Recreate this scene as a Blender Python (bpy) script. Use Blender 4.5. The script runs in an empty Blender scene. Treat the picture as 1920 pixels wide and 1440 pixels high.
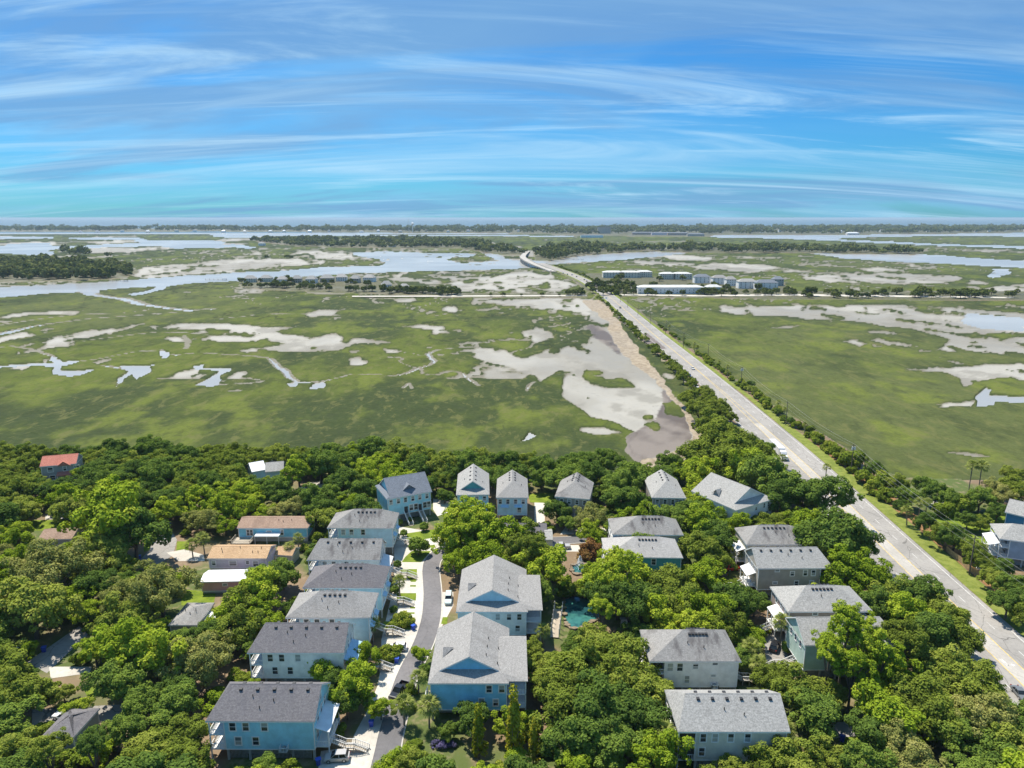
import bpy, math, random
import numpy as np
R = math.radians
# ------------------------------------------------------------------ camera, sky, sun, exposure
FOC, CAMH = 1331.0, 97.0                      # focal length in photo pixels (1920 wide), flight height in metres
PIT = math.atan((720 - 408) / FOC)            # looking down 13.2 degrees
CP, SP = math.cos(PIT), math.sin(PIT)
scene = bpy.context.scene
cam_d = bpy.data.cameras.new('camera'); cam = bpy.data.objects.new('camera', cam_d)
scene.collection.objects.link(cam); scene.camera = cam
cam.location = (0, 0, CAMH); cam.rotation_euler = (R(90) - PIT, 0, 0)
cam_d.sensor_width = 36; cam_d.lens = FOC / 1920 * 36
cam_d.clip_start = 1; cam_d.clip_end = 120000
SUN_EL, SUN_AZ = R(62), math.atan2(-0.60, 0.80)   # sun high, ahead and a little left of the camera
w = bpy.data.worlds.new('World'); scene.world = w; w.use_nodes = True
nt = w.node_tree; nt.nodes.clear()
def N(tree, typ, **kw):
    n = tree.nodes.new(typ)
    for k, v in kw.items():
        if k in n.inputs.keys() if isinstance(k, str) else False: n.inputs[k].default_value = v
        else: setattr(n, k, v)
    return n
def LK(tree, a, b): tree.links.new(a, b)
sky = N(nt, 'ShaderNodeTexSky', sky_type='NISHITA', sun_disc=False, sun_elevation=SUN_EL, sun_rotation=SUN_AZ,
        altitude=0, air_density=1.0, dust_density=0.3, ozone_density=4.0)
hsv = N(nt, 'ShaderNodeMix', data_type='RGBA', blend_type='MULTIPLY'); hsv.inputs[0].default_value = 1; hsv.inputs[7].default_value = (.17, .50, .77, 1)   # blue tint multiplied over the whole sky
LK(nt, sky.outputs[0], hsv.inputs[6])
tc = N(nt, 'ShaderNodeTexCoord')
sep = N(nt, 'ShaderNodeSeparateXYZ'); LK(nt, tc.outputs['Generated'], sep.inputs[0])
def M(op, a, b=None, c=None, clamp=False, tree=None):
    t = tree or nt
    n = t.nodes.new('ShaderNodeMath'); n.operation = op; n.use_clamp = clamp
    for i, x in enumerate((a, b, c)):
        if x is None: continue
        if isinstance(x, (int, float)): n.inputs[i].default_value = x
        else: t.links.new(x, n.inputs[i])
    return n.outputs[0]
zc = M('ADD', M('MAXIMUM', sep.outputs[2], 0.0), 0.15)
cxy = N(nt, 'ShaderNodeCombineXYZ'); LK(nt, M('DIVIDE', sep.outputs[0], zc), cxy.inputs[0]); LK(nt, M('DIVIDE', sep.outputs[1], zc), cxy.inputs[1])
def cloud_layer(rot, sx, sy, seed, scale, detail, rough, lo, hi, warp=0.6):
    mp = N(nt, 'ShaderNodeMapping'); mp.inputs['Rotation'].default_value = (0, 0, rot); mp.inputs['Scale'].default_value = (sx, sy, 1); mp.inputs['Location'].default_value = (seed, seed * .7, seed * 1.3)
    LK(nt, cxy.outputs[0], mp.inputs[0])
    n = N(nt, 'ShaderNodeTexNoise'); n.inputs['Scale'].default_value = scale; n.inputs['Detail'].default_value = detail; n.inputs['Roughness'].default_value = rough; n.inputs['Distortion'].default_value = warp
    LK(nt, mp.outputs[0], n.inputs['Vector'])
    r = N(nt, 'ShaderNodeMapRange', interpolation_type='SMOOTHSTEP'); r.inputs['From Min'].default_value = lo; r.inputs['From Max'].default_value = hi
    LK(nt, n.outputs['Fac'], r.inputs['Value'])
    return r.outputs[0]
veil = cloud_layer(R(20), .42, .62, 5.3, 1.0, 6, .52, .36, .66, .8)
cirrus = cloud_layer(R(-24), .30, 1.75, 14.9, 1.0, 9, .64, .50, .74, 1.1)
cirr2 = cloud_layer(R(-9), .22, 1.15, 43.6, 1.0, 9, .60, .50, .76, .9)
grey = cloud_layer(R(5), .34, 1.0, 29.1, 1.0, 7, .56, .46, .62, .7)
def mixc(fac, a, b):
    m = nt.nodes.new('ShaderNodeMix'); m.data_type = 'RGBA'
    if isinstance(fac, float): m.inputs[0].default_value = fac
    else: nt.links.new(fac, m.inputs[0])
    for k, x in ((6, a), (7, b)):
        if isinstance(x, tuple): m.inputs[k].default_value = (*x, 1)
        else: nt.links.new(x, m.inputs[k])
    return m.outputs[2]
c = mixc(M('MULTIPLY', veil, .60), hsv.outputs[2], (1.65, 3.6, 5.6))
c = mixc(M('MULTIPLY', grey, .68), c, (1.2, 2.4, 4.2))
c = mixc(M('MULTIPLY', M('MAXIMUM', cirrus, cirr2), .70), c, (3.6, 5.3, 6.5))
bg = N(nt, 'ShaderNodeBackground'); bg.inputs['Strength'].default_value = 0.112
LK(nt, c, bg.inputs['Color'])
wo = N(nt, 'ShaderNodeOutputWorld'); LK(nt, bg.outputs[0], wo.inputs[0])
sd = bpy.data.lights.new('sun', 'SUN'); sd.energy = 4.7; sd.angle = R(0.53); sd.color = (1, .925, .80)
sun = bpy.data.objects.new('sun', sd); scene.collection.objects.link(sun)
from mathutils import Vector, Matrix
SDIR = Vector((math.sin(SUN_AZ) * math.cos(SUN_EL), math.cos(SUN_AZ) * math.cos(SUN_EL), math.sin(SUN_EL)))
sun.rotation_euler = SDIR.to_track_quat('Z', 'Y').to_euler(); sun.location = (0, 0, 300)
vs = scene.view_settings; vs.view_transform = 'Standard'; vs.look = 'None'; vs.gamma = 1; vs.exposure = 0.54; vs.use_curve_mapping = False
cy = scene.cycles; cy.use_denoising = True; cy.max_bounces = 5; cy.diffuse_bounces = 3; cy.glossy_bounces = 2; cy.transmission_bounces = 2; cy.volume_bounces = 0; cy.transparent_max_bounces = 4
cy.caustics_reflective = False; cy.caustics_refractive = False

# ------------------------------------------------------------------ survey: photo pixel -> point on the plane z
def U(px, py, z=0.0):
    x = (px - 960) / FOC; v = (py - 720) / FOC
    t = (z - CAMH) / -(SP + v * CP)
    return (x * t, (CP - v * SP) * t, z)
def PJ(x, y, z):
    zz = z - CAMH; d = y * CP - zz * SP
    return 960 + FOC * x / d, 720 + FOC * (-y * SP - zz * CP) / d, d
def Upts(pts, z=0.0): return [U(a, b, z)[:2] for a, b in pts]

# ------------------------------------------------------------------ helpers: meshes, materials, things
COL = scene.collection
class MB:
    def __init__(s): s.v = []; s.f = []; s.m = []
    def q(s, *p, m=0):
        n = len(s.v); s.v += [tuple(x) for x in p]; s.f.append(tuple(range(n, n + len(p)))); s.m.append(m); return s
    def box(s, x0, y0, z0, x1, y1, z1, m=0):
        n = len(s.v)
        s.v += [(x0, y0, z0), (x1, y0, z0), (x1, y1, z0), (x0, y1, z0), (x0, y0, z1), (x1, y0, z1), (x1, y1, z1), (x0, y1, z1)]
        s.f += [(n, n+3, n+2, n+1), (n+4, n+5, n+6, n+7), (n, n+1, n+5, n+4), (n+1, n+2, n+6, n+5), (n+2, n+3, n+7, n+6), (n+3, n, n+4, n+7)]
        s.m += [m] * 6; return s
    def tube(s, p0, p1, r0, r1=None, k=6, cap=True, m=0):
        r1 = r0 if r1 is None else r1
        a, b = Vector(p0), Vector(p1); d = (b - a).normalized() if (b - a).length > 0 else Vector((0, 0, 1))
        u = d.orthogonal().normalized(); w_ = d.cross(u); n = len(s.v)
        for c_, r_ in ((a, r0), (b, r1)):
            for i in range(k):
                t = 2 * math.pi * i / k; s.v.append(tuple(c_ + (u * math.cos(t) + w_ * math.sin(t)) * r_))
        for i in range(k): s.f.append((n + i, n + (i + 1) % k, n + k + (i + 1) % k, n + k + i)); s.m.append(m)
        if cap: s.f.append(tuple(n + k + i for i in range(k))); s.m.append(m); s.f.append(tuple(n + k - 1 - i for i in range(k))); s.m.append(m)
        return s
    def prism(s, poly, z0, z1, m=0):          # vertical prism from a flat outline
        n = len(s.v); k = len(poly)
        s.v += [(x, y, z0) for x, y in poly] + [(x, y, z1) for x, y in poly]
        s.f.append(tuple(n + k + i for i in range(k))); s.m.append(m); s.f.append(tuple(n + k - 1 - i for i in range(k))); s.m.append(m)
        for i in range(k): s.f.append((n + i, n + (i + 1) % k, n + k + (i + 1) % k, n + k + i)); s.m.append(m)
        return s
    def mesh(s, name, mats):
        me = bpy.data.meshes.new(name); me.from_pydata(s.v, [], s.f)
        for mm in (mats if isinstance(mats, (list, tuple)) else [mats]): me.materials.append(mm)
        if any(s.m): me.polygons.foreach_set('material_index', s.m)
        me.update(); return me
    def build(s, name, mats, parent=None, loc=(0, 0, 0), rz=0): return link(name, s.mesh(name, mats), parent, loc, rz)
def link(name, me, parent=None, loc=(0, 0, 0), rz=0, sc=1):
    o = bpy.data.objects.new(name, me); COL.objects.link(o)
    if parent: o.parent = parent
    o.location = loc
    if rz: o.rotation_euler = (0, 0, rz)
    if sc != 1: o.scale = (sc, sc, sc) if isinstance(sc, (int, float)) else sc
    return o
def tag(o, label=None, cat=None, group=None, kind=None):
    if label: o['label'] = label
    if cat: o['category'] = cat
    if group: o['group'] = group
    if kind: o['kind'] = kind
    return o
def empty(name, loc, rz=0):
    o = bpy.data.objects.new(name, None); COL.objects.link(o); o.location = loc; o.rotation_euler = (0, 0, rz); o.empty_display_size = .5; return o

def newmat(name):
    m = bpy.data.materials.new(name); m.use_nodes = True; t = m.node_tree
    b = t.nodes['Principled BSDF']; return m, t, b
def nz(t, scale, detail=3, rough=.55, coord='Object', mscale=None, dist=0, rot=None):
    tcx = t.nodes.new('ShaderNodeTexCoord'); out = tcx.outputs[coord]
    if coord == 'World':
        pass
    if mscale or rot:
        mp = t.nodes.new('ShaderNodeMapping'); mp.inputs['Scale'].default_value = mscale or (1, 1, 1)
        if rot: mp.inputs['Rotation'].default_value = rot
        t.links.new(out, mp.inputs[0]); out = mp.outputs[0]
    n = t.nodes.new('ShaderNodeTexNoise'); n.inputs['Scale'].default_value = scale; n.inputs['Detail'].default_value = detail
    n.inputs['Roughness'].default_value = rough; n.inputs['Distortion'].default_value = dist
    t.links.new(out, n.inputs['Vector']); return n.outputs['Fac']
def rng(t, x, a, b, c_=0., d=1., smooth=True):
    n = t.nodes.new('ShaderNodeMapRange'); n.interpolation_type = 'SMOOTHSTEP' if smooth else 'LINEAR'
    t.links.new(x, n.inputs[0])
    for k, v in zip((1, 2, 3, 4), (a, b, c_, d)): n.inputs[k].default_value = v
    return n.outputs[0]
def mx(t, fac, a, b, blend='MIX'):
    m = t.nodes.new('ShaderNodeMix'); m.data_type = 'RGBA'; m.blend_type = blend
    if isinstance(fac, (int, float)): m.inputs[0].default_value = fac
    else: t.links.new(fac, m.inputs[0])
    for k, x in ((6, a), (7, b)):
        if isinstance(x, tuple): m.inputs[k].default_value = (*x[:3], 1)
        else: t.links.new(x, m.inputs[k])
    return m.outputs[2]
def bump(t, b, h, dist, strength=1.):
    n = t.nodes.new('ShaderNodeBump'); n.inputs['Strength'].default_value = strength; n.inputs['Distance'].default_value = dist
    t.links.new(h, n.inputs['Height']); t.links.new(n.outputs[0], b.inputs['Normal'])
def simple(name, col, rough=.6, metal=0., vary=.12, scale=1.5, spec=.5):
    m, t, b = newmat(name)
    f = nz(t, scale, 4)
    dk = tuple(x * (1 - vary) for x in col); lt = tuple(min(1, x * (1 + vary)) for x in col)
    t.links.new(mx(t, rng(t, f, .3, .7), dk, lt), b.inputs['Base Color'])
    b.inputs['Roughness'].default_value = rough; b.inputs['Metallic'].default_value = metal; b.inputs['Specular IOR Level'].default_value = spec
    return m
def srgb(r, g, b_): return tuple((x / 255 / 12.92 if x <= 10 else ((x / 255 + .055) / 1.055) ** 2.4) for x in (r, g, b_))

# ------------------------------------------------------------------ numpy noise for the terrain
def _h(ix, iy, s):
    n = (ix.astype(np.int64) * 374761393 + iy.astype(np.int64) * 668265263 + s * 1442695041) & 0xffffffff
    n = ((n ^ (n >> 13)) * 1274126177) & 0xffffffff
    return ((n ^ (n >> 16)) & 0xffff) / 65535.0
def vnoise(x, y, s=0):
    ix, iy = np.floor(x), np.floor(y); fx, fy = x - ix, y - iy
    fx = fx * fx * (3 - 2 * fx); fy = fy * fy * (3 - 2 * fy)
    a = _h(ix, iy, s); b = _h(ix + 1, iy, s); c_ = _h(ix, iy + 1, s); d = _h(ix + 1, iy + 1, s)
    return (a + (b - a) * fx) * (1 - fy) + (c_ + (d - c_) * fx) * fy
def fbm(x, y, s=0, o=4, g=.5):
    r = 0; a = 1; tot = 0
    for k in range(o): r = r + a * vnoise(x * 2 ** k, y * 2 ** k, s + k * 17); tot += a; a *= g
    return r / tot
def inpoly(X, Y, poly):
    p = np.asarray(poly, float); ins = np.zeros(X.shape, bool); j = len(p) - 1
    for i in range(len(p)):
        xi, yi = p[i]; xj, yj = p[j]
        if yi != yj:
            ins ^= ((yi > Y) != (yj > Y)) & (X < (xj - xi) * (Y - yi) / (yj - yi) + xi)
        j = i
    return ins
def segdist(X, Y, pts, wid):
    d = np.full(X.shape, 1e9)
    for (a, b), (wa, wb) in zip(zip(pts[:-1], pts[1:]), zip(wid[:-1], wid[1:])):
        vx, vy = b[0] - a[0], b[1] - a[1]; L2 = vx * vx + vy * vy + 1e-9
        t = np.clip(((X - a[0]) * vx + (Y - a[1]) * vy) / L2, 0, 1)
        d = np.minimum(d, np.hypot(X - a[0] - t * vx, Y - a[1] - t * vy) - (wa + (wb - wa) * t))
    return d
# ------------------------------------------------------------------ terrain: salt marsh, mud flats, land and islands (one height field)
WATER = [  # rivers and tidal pools, traced on the marsh plane
 [(-300,541),(0,539),(54,536),(137,531),(183,529),(229,525),(267,523),(315,520),(350,517),(396,515),(446,511),(525,508),(571,504),(600,501),(716,499),(800,497),(870,494),(904,492),(950,488),(1010,489),(1033,487),(1077,482),(1102,478),(1187,473.5),(1256,471),(1350,473),(1300,475),(1246,478.5),(1183,485),(1120,490),(1071,492),(1025,497.5),(985,502),(904,505),(800,508),(712,511),(656,512),(560,519),(450,527),(396,529),(350,531),(320,536),(306,543),(272,551),(250,554),(240,551),(280,545),(300,536),(250,538),(192,544),(176,550),(185,556),(175,556),(155,552),(153,547),(100,549),(0,557),(-300,566)],
 [(904,473),(930,471.5),(938,481),(955,488),(940,490),(918,482),(905,478)],
 [(1517,473),(1653,474),(1758,478),(1806,482),(1920,489),(2300,500),(2300,516),(1920,502),(1828,498),(1773,494),(1675,490),(1587,484),(1544,478)],
 [(1323,441),(1500,440),(1605,439),(1653,438),(1773,436),(1920,433),(2300,428),(2300,445),(1920,443.5),(1773,442),(1610,445),(1563,447),(1590,450),(1653,452.5),(1773,458),(1920,461),(2300,470),(2300,478),(1920,466),(1784,461),(1653,456),(1563,451),(1500,449),(1465,447),(1345,445)],
 [(0,462),(25,457),(85,455),(92,461),(150,461),(200,458),(262,456),(252,449.5),(128,448),(128,446),(260,446),(275,450),(350,451),(420,452),(420,463),(330,466),(290,460),(240,463),(140,464),(105,467),(85,471),(105,477),(50,479),(0,474),(-300,474),(-300,460)],
 [(395,439),(480,438.5),(800,440.2),(1075,441.8),(1075,443.3),(800,442.2),(500,441.5),(470,445),(430,446),(400,443)],
 [(400,459.5),(440,458.5),(486,463.5),(470,466),(430,462.5),(400,465)], [(-300,442.5),(105,444),(100,446.5),(30,447),(-300,446)],
 [(664,473),(740,472),(800,474),(887,476),(880,482),(850,481),(840,487),(870,494),(800,498),(716,499),(722,490),(690,482),(664,478)],
 [(0,687),(60,683),(93,682),(92,667),(103,670),(110,680),(150,677),(127,685),(107,688),(117,697),(187,692),(160,703),(133,707),(100,702),(93,692),(50,688),(-60,695),(-60,688)],
 [(227,687),(293,683),(290,697),(263,710),(253,700),(233,715),(217,725),(230,707),(247,697)],
 [(367,687),(393,682),(387,690),(430,692),(440,693),(420,703),(400,723),(390,727),(363,723),(393,710),(420,695),(373,692)],
 [(297,657),(313,660),(310,672),(300,670)], [(540,718),(556,716),(556,724),(542,726)], [(582,722),(603,718),(606,730),(580,731)],
 [(985,820),(993,810),(1010,818),(990,824),(975,828)], [(1868,504),(1900,505),(1890,512),(1862,521),(1855,517)],
 [(1820,588),(1920,596),(1920,620),(1850,617),(1810,605)],
 [(1850,728),(1861,732),(1864,742),(1920,744),(1980,750),(1920,756),(1877,754),(1870,762),(1838,762)],
]
CREEKS = [ ([(188,556),(229,560),(267,571),(312,577),(350,582),(400,579)], [5,6,6,5,5,2.5]),
 ([(350,584),(250,592),(150,600),(60,612),(12,624),(-60,634)], [1.6,1.3,1.8,3,6,6]),
 ([(505,673),(513,680),(533,693),(545,708),(560,717),(600,717),(633,710),(660,703),(733,707),(760,702),(780,693),(807,685),(817,677),(800,665),(820,657),(867,652),(967,650)], [2,3,4.5,4,3,2,1.2,1.2,1.3,2.5,3.6,2,3,3,1.4,1.2,.8]),
 ([(97,668),(60,655),(20,650),(-20,655)], [2,1.4,1.6,1.2]), ([(160,640),(240,629),(300,622),(385,628)], [1,1.4,1.2,1]), ([(110,683),(180,675),(250,660),(300,657)], [2,1.2,1,2.4]),
 ([(313,667),(370,662),(440,666),(500,671)], [2.4,1.2,1,1.4]), ([(150,545),(170,551),(190,556)], [5,5,5]), ([(200,686),(233,691),(250,695)], [2,3,3]),
 ([(0,610),(60,600),(150,590),(230,588)],[2,1.2,1,1]), ([(345,655),(352,640),(340,630)],[1.5,1.8,1.2]), ([(400,600),(480,590),(560,588),(640,592)],[.8,.9,.8,.8]),
 ([(1320,500),(1420,505),(1500,508)],[.8,1,.8]), ([(560,455),(700,458),(800,456)],[.5,.5,.5]), ([(1210,454),(1245,452),(1300,455)],[.6,1,.6]),
 ([(865,700),(878,712),(895,725)],[2,2.5,1.5]), ([(755,728),(765,720),(772,730)],[2,1.5,1]), ([(985,735),(990,725),(1000,718)],[1.5,2,1.2]) ]
MUD = [
 [(0,596),(30,587),(90,584),(160,582),(140,590),(60,591),(0,603),(-60,606)],
 [(275,612),(330,607),(420,606),(500,612),(560,611),(520,622),(540,627),(600,632),(640,631),(690,636),(740,640),(705,644),(690,650),(740,656),(755,662),(700,668),(640,660),(560,662),(520,660),(480,655),(540,645),(520,640),(440,642),(390,642),(385,630),(430,624),(415,618),(300,618)],
 [(870,657),(927,652),(950,657),(980,672),(1010,665),(1045,650),(1033,635),(993,638),(1010,628),(1060,630),(1090,640),(1125,650),(1165,680),(1215,702),(1260,745),(1290,780),(1312,812),(1302,842),(1232,866),(1186,856),(1178,832),(1195,812),(1150,792),(1110,782),(1080,765),(1050,745),(1045,725),(1055,705),(1040,695),(1010,718),(1000,705),(940,685),(900,675),(870,666)],
 [(940,668),(985,672),(1000,682),(960,684)], [(850,690),(905,687),(900,703),(860,708),(845,700)],
 [(933,571),(956,561),(1120,559),(1130,573),(1112,589),(1070,585),(1029,577),(1019,581),(996,577),(975,576),(945,574)],
 [(1085,578),(1125,570),(1150,610),(1180,650),(1215,690),(1230,705),(1200,705),(1160,680),(1125,655),(1100,640),(1118,615),(1100,595)],
 [(800,527),(842,529),(848,523),(817,519),(863,517),(894,519),(946,517),(958,510),(988,508),(1029,517),(1060,525),(1079,535),(1050,544),(988,544),(925,545),(867,546),(842,535),(800,533),(700,520),(740,515)],
 [(400,490),(430,488),(500,491),(560,491),(610,488),(605,493),(560,498),(500,501),(440,508),(400,512),(270,522),(235,514),(262,505),(300,499),(350,497)],
 [(577,471),(640,470),(664,473),(664,480),(690,484),(640,488),(600,484),(580,480)], [(270,500),(330,496),(400,498),(420,504),(350,512),(290,514),(262,508)],
 [(1290,583),(1343,575),(1367,573),(1463,575),(1530,570),(1727,573),(1920,587),(2300,610),(2300,690),(1920,670),(1863,660),(1713,657),(1773,650),(1773,637),(1747,627),(1703,615),(1663,613),(1593,602),(1513,598),(1463,593),(1373,592),(1340,582)],
 [(1580,640),(1647,634),(1690,645),(1613,652)],
 [(1687,693),(1747,690),(1820,690),(1863,685),(1920,683),(2200,690),(2200,720),(1920,717),(1897,710),(1847,717),(1807,727),(1800,713),(1773,700)],
 [(1733,763),(1773,753),(1843,753),(1847,763),(1800,761)], [(1500,518),(1600,513),(1740,515),(1806,517),(1806,525),(1760,532),(1680,533),(1560,529),(1500,523)],
 [(1818,525),(1850,530),(1840,543),(1870,538),(1920,530),(2100,535),(2100,552),(1920,548),(1850,546),(1815,538)],
 [(1346,497),(1400,496),(1460,502),(1420,501)], [(1300,478),(1400,480),(1500,484),(1420,484)], [(1700,498),(1760,499),(1740,505),(1690,504)], [(1600,503),(1660,501),(1700,508),(1640,510)],
 [(570,588),(600,580),(640,580),(620,592),(585,594)], [(1430,618),(1470,612),(1500,610),(1480,616)], [(740,610),(800,608),(833,612),(830,620),(800,618)], [(845,618),(872,617),(868,623)], [(300,635),(330,632),(350,640),(320,642)],
 [(430,545),(480,541),(524,545),(480,548)], [(575,548),(620,546),(650,552),(600,552)], [(680,555),(720,555),(700,560)], [(735,560),(780,558),(785,566),(750,566)],
 [(1090,800),(1130,800),(1170,812),(1120,815),(1085,808)], [(1780,850),(1820,853),(1880,862),(1840,862)],
]
LAND = [
 [(448,530),(470,524),(560,518),(680,518),(730,530),(770,540),(860,549),(1100,550),(1100,557.5),(860,557),(760,553),(600,547),(500,543),(455,537)],
 [(1060,513),(1120,512),(1200,518),(1320,520),(1470,528),(1480,545),(1600,547),(1900,545),(2000,548),(2000,563),(1905,563),(1500,561),(1200,557),(1115,553),(1085,535)],
 [(-300,495),(60,492),(200,498),(262,508),(235,521),(150,526),(0,529),(-300,531)],
 [(470,452),(560,449),(800,449),(900,457),(960,468),(990,477),(935,477),(900,472),(860,465),(700,465),(560,462)],
 [(1000,470),(1060,461),(1240,466),(1240,469),(1100,477),(1030,489),(1005,487)],
 [(1200,470),(1290,463),(1500,466),(1650,470),(1730,473),(1720,477),(1500,474),(1300,474)],
 [(-600,434.5),(0,434.5),(400,433.5),(1000,438),(1100,442),(1330,444),(1340,440.5),(1500,440),(1700,439),(2300,430),(2300,425.5),(1000,427),(-600,429)],
]
ROAD = [(104,20),(108,80),(110.5,130),(113,185),(116,250),(118.5,330),(121,444),(121,620),(122.5,873),(120.5,1000),(114.5,1141),(99,1300),(78,1450),(62,1570)]
def road_x(y): return np.interp(y, [p[1] for p in ROAD], [p[0] for p in ROAD])
main_edge = Upts([(-500,862),(0,862),(140,868),(300,858),(500,862),(640,868),(760,872),(900,884),(1040,890),(1160,892),(1230,890),(1275,872),(1303,845)])
MAIN = main_edge + [(104.5, 330), (107, 400), (108, 444), (109, 620), (111, 873), (109, 1000), (100, 1200), (66, 1480), (52, 1580), (70, 1590), (95, 1480), (120, 1300), (133, 1100), (137, 873), (136, 620), (137, 444), (139, 380), (142, 330)] \
     + Upts([(1600,850),(1640,875),(1700,893),(1800,897),(1920,905),(2400,930)]) + [(400, 20), (-400, 20)]
def terrain():
    s = np.linspace(-.98, .98, 1021)
    py = np.concatenate([np.arange(1500, 900, -7.0), np.arange(900, 560, -2.3), np.arange(560, 436, -1.7), np.arange(436, 424, -1.2)])
    v = (py - 720) / FOC; Yr = CAMH / (SP + v * CP) * (CP - v * SP); Yr[0] = 10
    S, Y = np.meshgrid(s, Yr); X = S * Y
    rr = np.hypot(X, Y)
    am = .006 * rr + 1.0; fr = 1 / (0.05 * rr + 8)
    # domain warp so that traced outlines get natural, ragged banks
    q = np.log2(np.maximum(rr, 60)); 
    wx = (fbm(X / 26, Y / 26, 5, 4) - .5) * 2 * np.minimum(am, 5) + (fbm(X / 90, Y / 90, 9, 3) - .5) * 2 * np.clip(rr * .008, 0, 16)
    wy = (fbm(X / 26, Y / 26, 15, 4) - .5) * 3 * np.minimum(am, 6) + (fbm(X / 90, Y / 140, 19, 3) - .5) * 2 * np.clip(rr * .012, 0, 34)
    XW, YW = X + wx, Y + wy
    near = rr < 2500
    water = np.zeros(X.shape, bool); mud = np.zeros(X.shape, bool)
    for p in WATER: water |= inpoly(XW, YW, Upts(p, -1))
    hair = np.zeros(X.shape); dkl = np.zeros(X.shape); rowd = 2.3 * Y * Y / (FOC * CAMH)
    for pts, wd in CREEKS:
        P = [U(a, b, -1)[:2] for a, b in pts]
        # stated half-widths are in photo pixels across the view: turn into metres at that distance
        W_ = [wv * np.hypot(*pp) / FOC * 1.5 for wv, pp in zip(wd, P)]
        dcr = segdist(X + wx * .5, Y + wy * .5, P, W_); water |= dcr < -.22 * rowd
        hair = np.maximum(hair, np.clip(1.0 - np.maximum(dcr, 0) / (.38 * rowd + .4), 0, 1) * np.where(dcr < .6 * rowd, 1, 0))
    for p in MUD: mud |= inpoly(XW, YW, Upts(p, -1))
    tus = fbm(X / 17, Y / 30, 33, 4)
    tus2 = fbm(X / 60, Y / 110, 37, 4)
    near_big = inpoly(X, Y, Upts([(1040,640),(1090,640),(1312,812),(1300,850),(1180,860),(1150,790),(1050,745)], -1))
    mud &= ~((tus > .585) & ~near_big & (tus2 > .40)); mud &= ~((tus > .68) & near_big)
    mud |= (fbm(X / 22, Y / 44, 51, 4) > .69) & (Y > 430) & (Y < 4300) & (fbm(X / 190, Y / 260, 53, 3) > .47)    # scattered pans in the grass
    reg = fbm(X / 260, Y / 300, 63, 3)
    for sc_, wd_, sd_, ya in ((62, .0085, 61, 400), (110, .0075, 62, 430), (190, .006, 64, 520)):                    # hairline creeks
        f_ = np.abs(fbm(X / sc_ + wx * .02, Y / (sc_ * 1.25), sd_, 4) - .5)
        on = (Y > ya) & (Y < 2400) & np.where(X < 95, reg > .43, (reg > .55) & (Y > 560))
        mud |= (f_ < wd_ * .5 * (1 + rr / 1400)) & on
        hair = np.maximum(hair, np.where(on, np.clip(1.35 - f_ / (wd_ * (1 + rr / 1400)), 0, 1), 0))
    for sc_, wd_, sd_ in ((66, .010, 162), (120, .009, 164)):                    # dark tall grass along tiny ditches
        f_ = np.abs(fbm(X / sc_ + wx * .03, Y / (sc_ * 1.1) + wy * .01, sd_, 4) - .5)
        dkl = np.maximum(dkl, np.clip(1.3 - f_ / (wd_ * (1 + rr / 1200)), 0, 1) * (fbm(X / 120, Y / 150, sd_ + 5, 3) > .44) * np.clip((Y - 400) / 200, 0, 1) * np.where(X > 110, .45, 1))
    farw = Y > 1250
    mud |= (fbm(X / 150, Y / 330, 71, 4) > .64) & farw & (Y < 4200) & (X < 60)
    mud |= (fbm(X / 150, Y / 300, 75, 4) > .67) & farw & (Y < 2600) & (X > 200)
    water &= ~((tus > .66) & (Y > 1100) & (Y < 2600) & (fbm(X / 80, Y / 140, 81, 3) > .5) & inpoly(X, Y, Upts([(600,465),(930,465),(930,497),(600,500)], -1)))
    land = np.zeros(X.shape, bool)
    Xl, Yl = X + wx * .5, Y + wy * .4
    for p in LAND: land |= inpoly(Xl, Yl, Upts(p, 0))
    land |= inpoly(Xl, Yl, MAIN) | (np.abs(X - road_x(Y)) < 13.5) & (Y < 1560)
    water |= (Y > 4550) & ~land
    water &= ~land; mud &= ~land & ~water
    grass = ~(water | mud | land)
    z = np.where(water, -2.2, np.where(mud, -1.13 + (fbm(X / 7, Y / 7, 3, 3) - .5) * .16, np.where(land, 0.0, -.72 + (fbm(X / 9, Y / 9, 4, 3) - .5) * .5)))
    # sand fringe and dark wet mud along the causeway
    sand = np.zeros(X.shape); wet = np.zeros(X.shape)
    dl = road_x(Y) - X
    sandp = inpoly(X + wx * 1.2, Y + wy * .8, Upts([(1085,562),(1128,562),(1160,612),(1190,655),(1228,700),(1262,742),(1300,785),(1322,825),(1300,862),(1240,885),(1195,880),(1200,866),(1245,858),(1288,838),(1298,815),(1288,785),(1246,735),(1215,706),(1192,690),(1165,665),(1140,640),(1140,612),(1118,592)], -1)) & ~land
    sandp |= (dl < 14.5 + (fbm(X / 9, Y / 14, 207, 3) - .5) * 6) & (dl > 11) & (Y > 335) & (Y < 900) & ~land
    wetp = inpoly(X + wx * 1.6, Y + wy, Upts([(1172,850),(1178,818),(1205,800),(1235,780),(1238,750),(1232,722),(1262,748),(1290,785),(1302,815),(1290,842),(1240,864),(1190,872)], -1)) | inpoly(XW, YW, Upts([(1092,612),(1120,606),(1150,635),(1170,655),(1160,668),(1118,640)], -1))
    sand[sandp] = 1; wet[wetp & ~sandp] = 1
    grass &= ~(sandp | wetp & (tus < .62))
    dry = inpoly(X + wx * 2, Y + wy * 2, Upts([(960,880),(1000,845),(1040,838),(1080,848),(1110,880)], 0)) & (tus > .45) & ~land
    z = np.where((sandp | wetp) & ~land & ~grass, np.maximum(z, -1.1), z)
    nr, nc = X.shape
    co = np.stack([X, Y, z], -1).reshape(-1, 3)
    idx = np.arange(nr * nc).reshape(nr, nc)
    f = np.stack([idx[:-1, :-1], idx[:-1, 1:], idx[1:, 1:], idx[1:, :-1]], -1).reshape(-1, 4)
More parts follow.
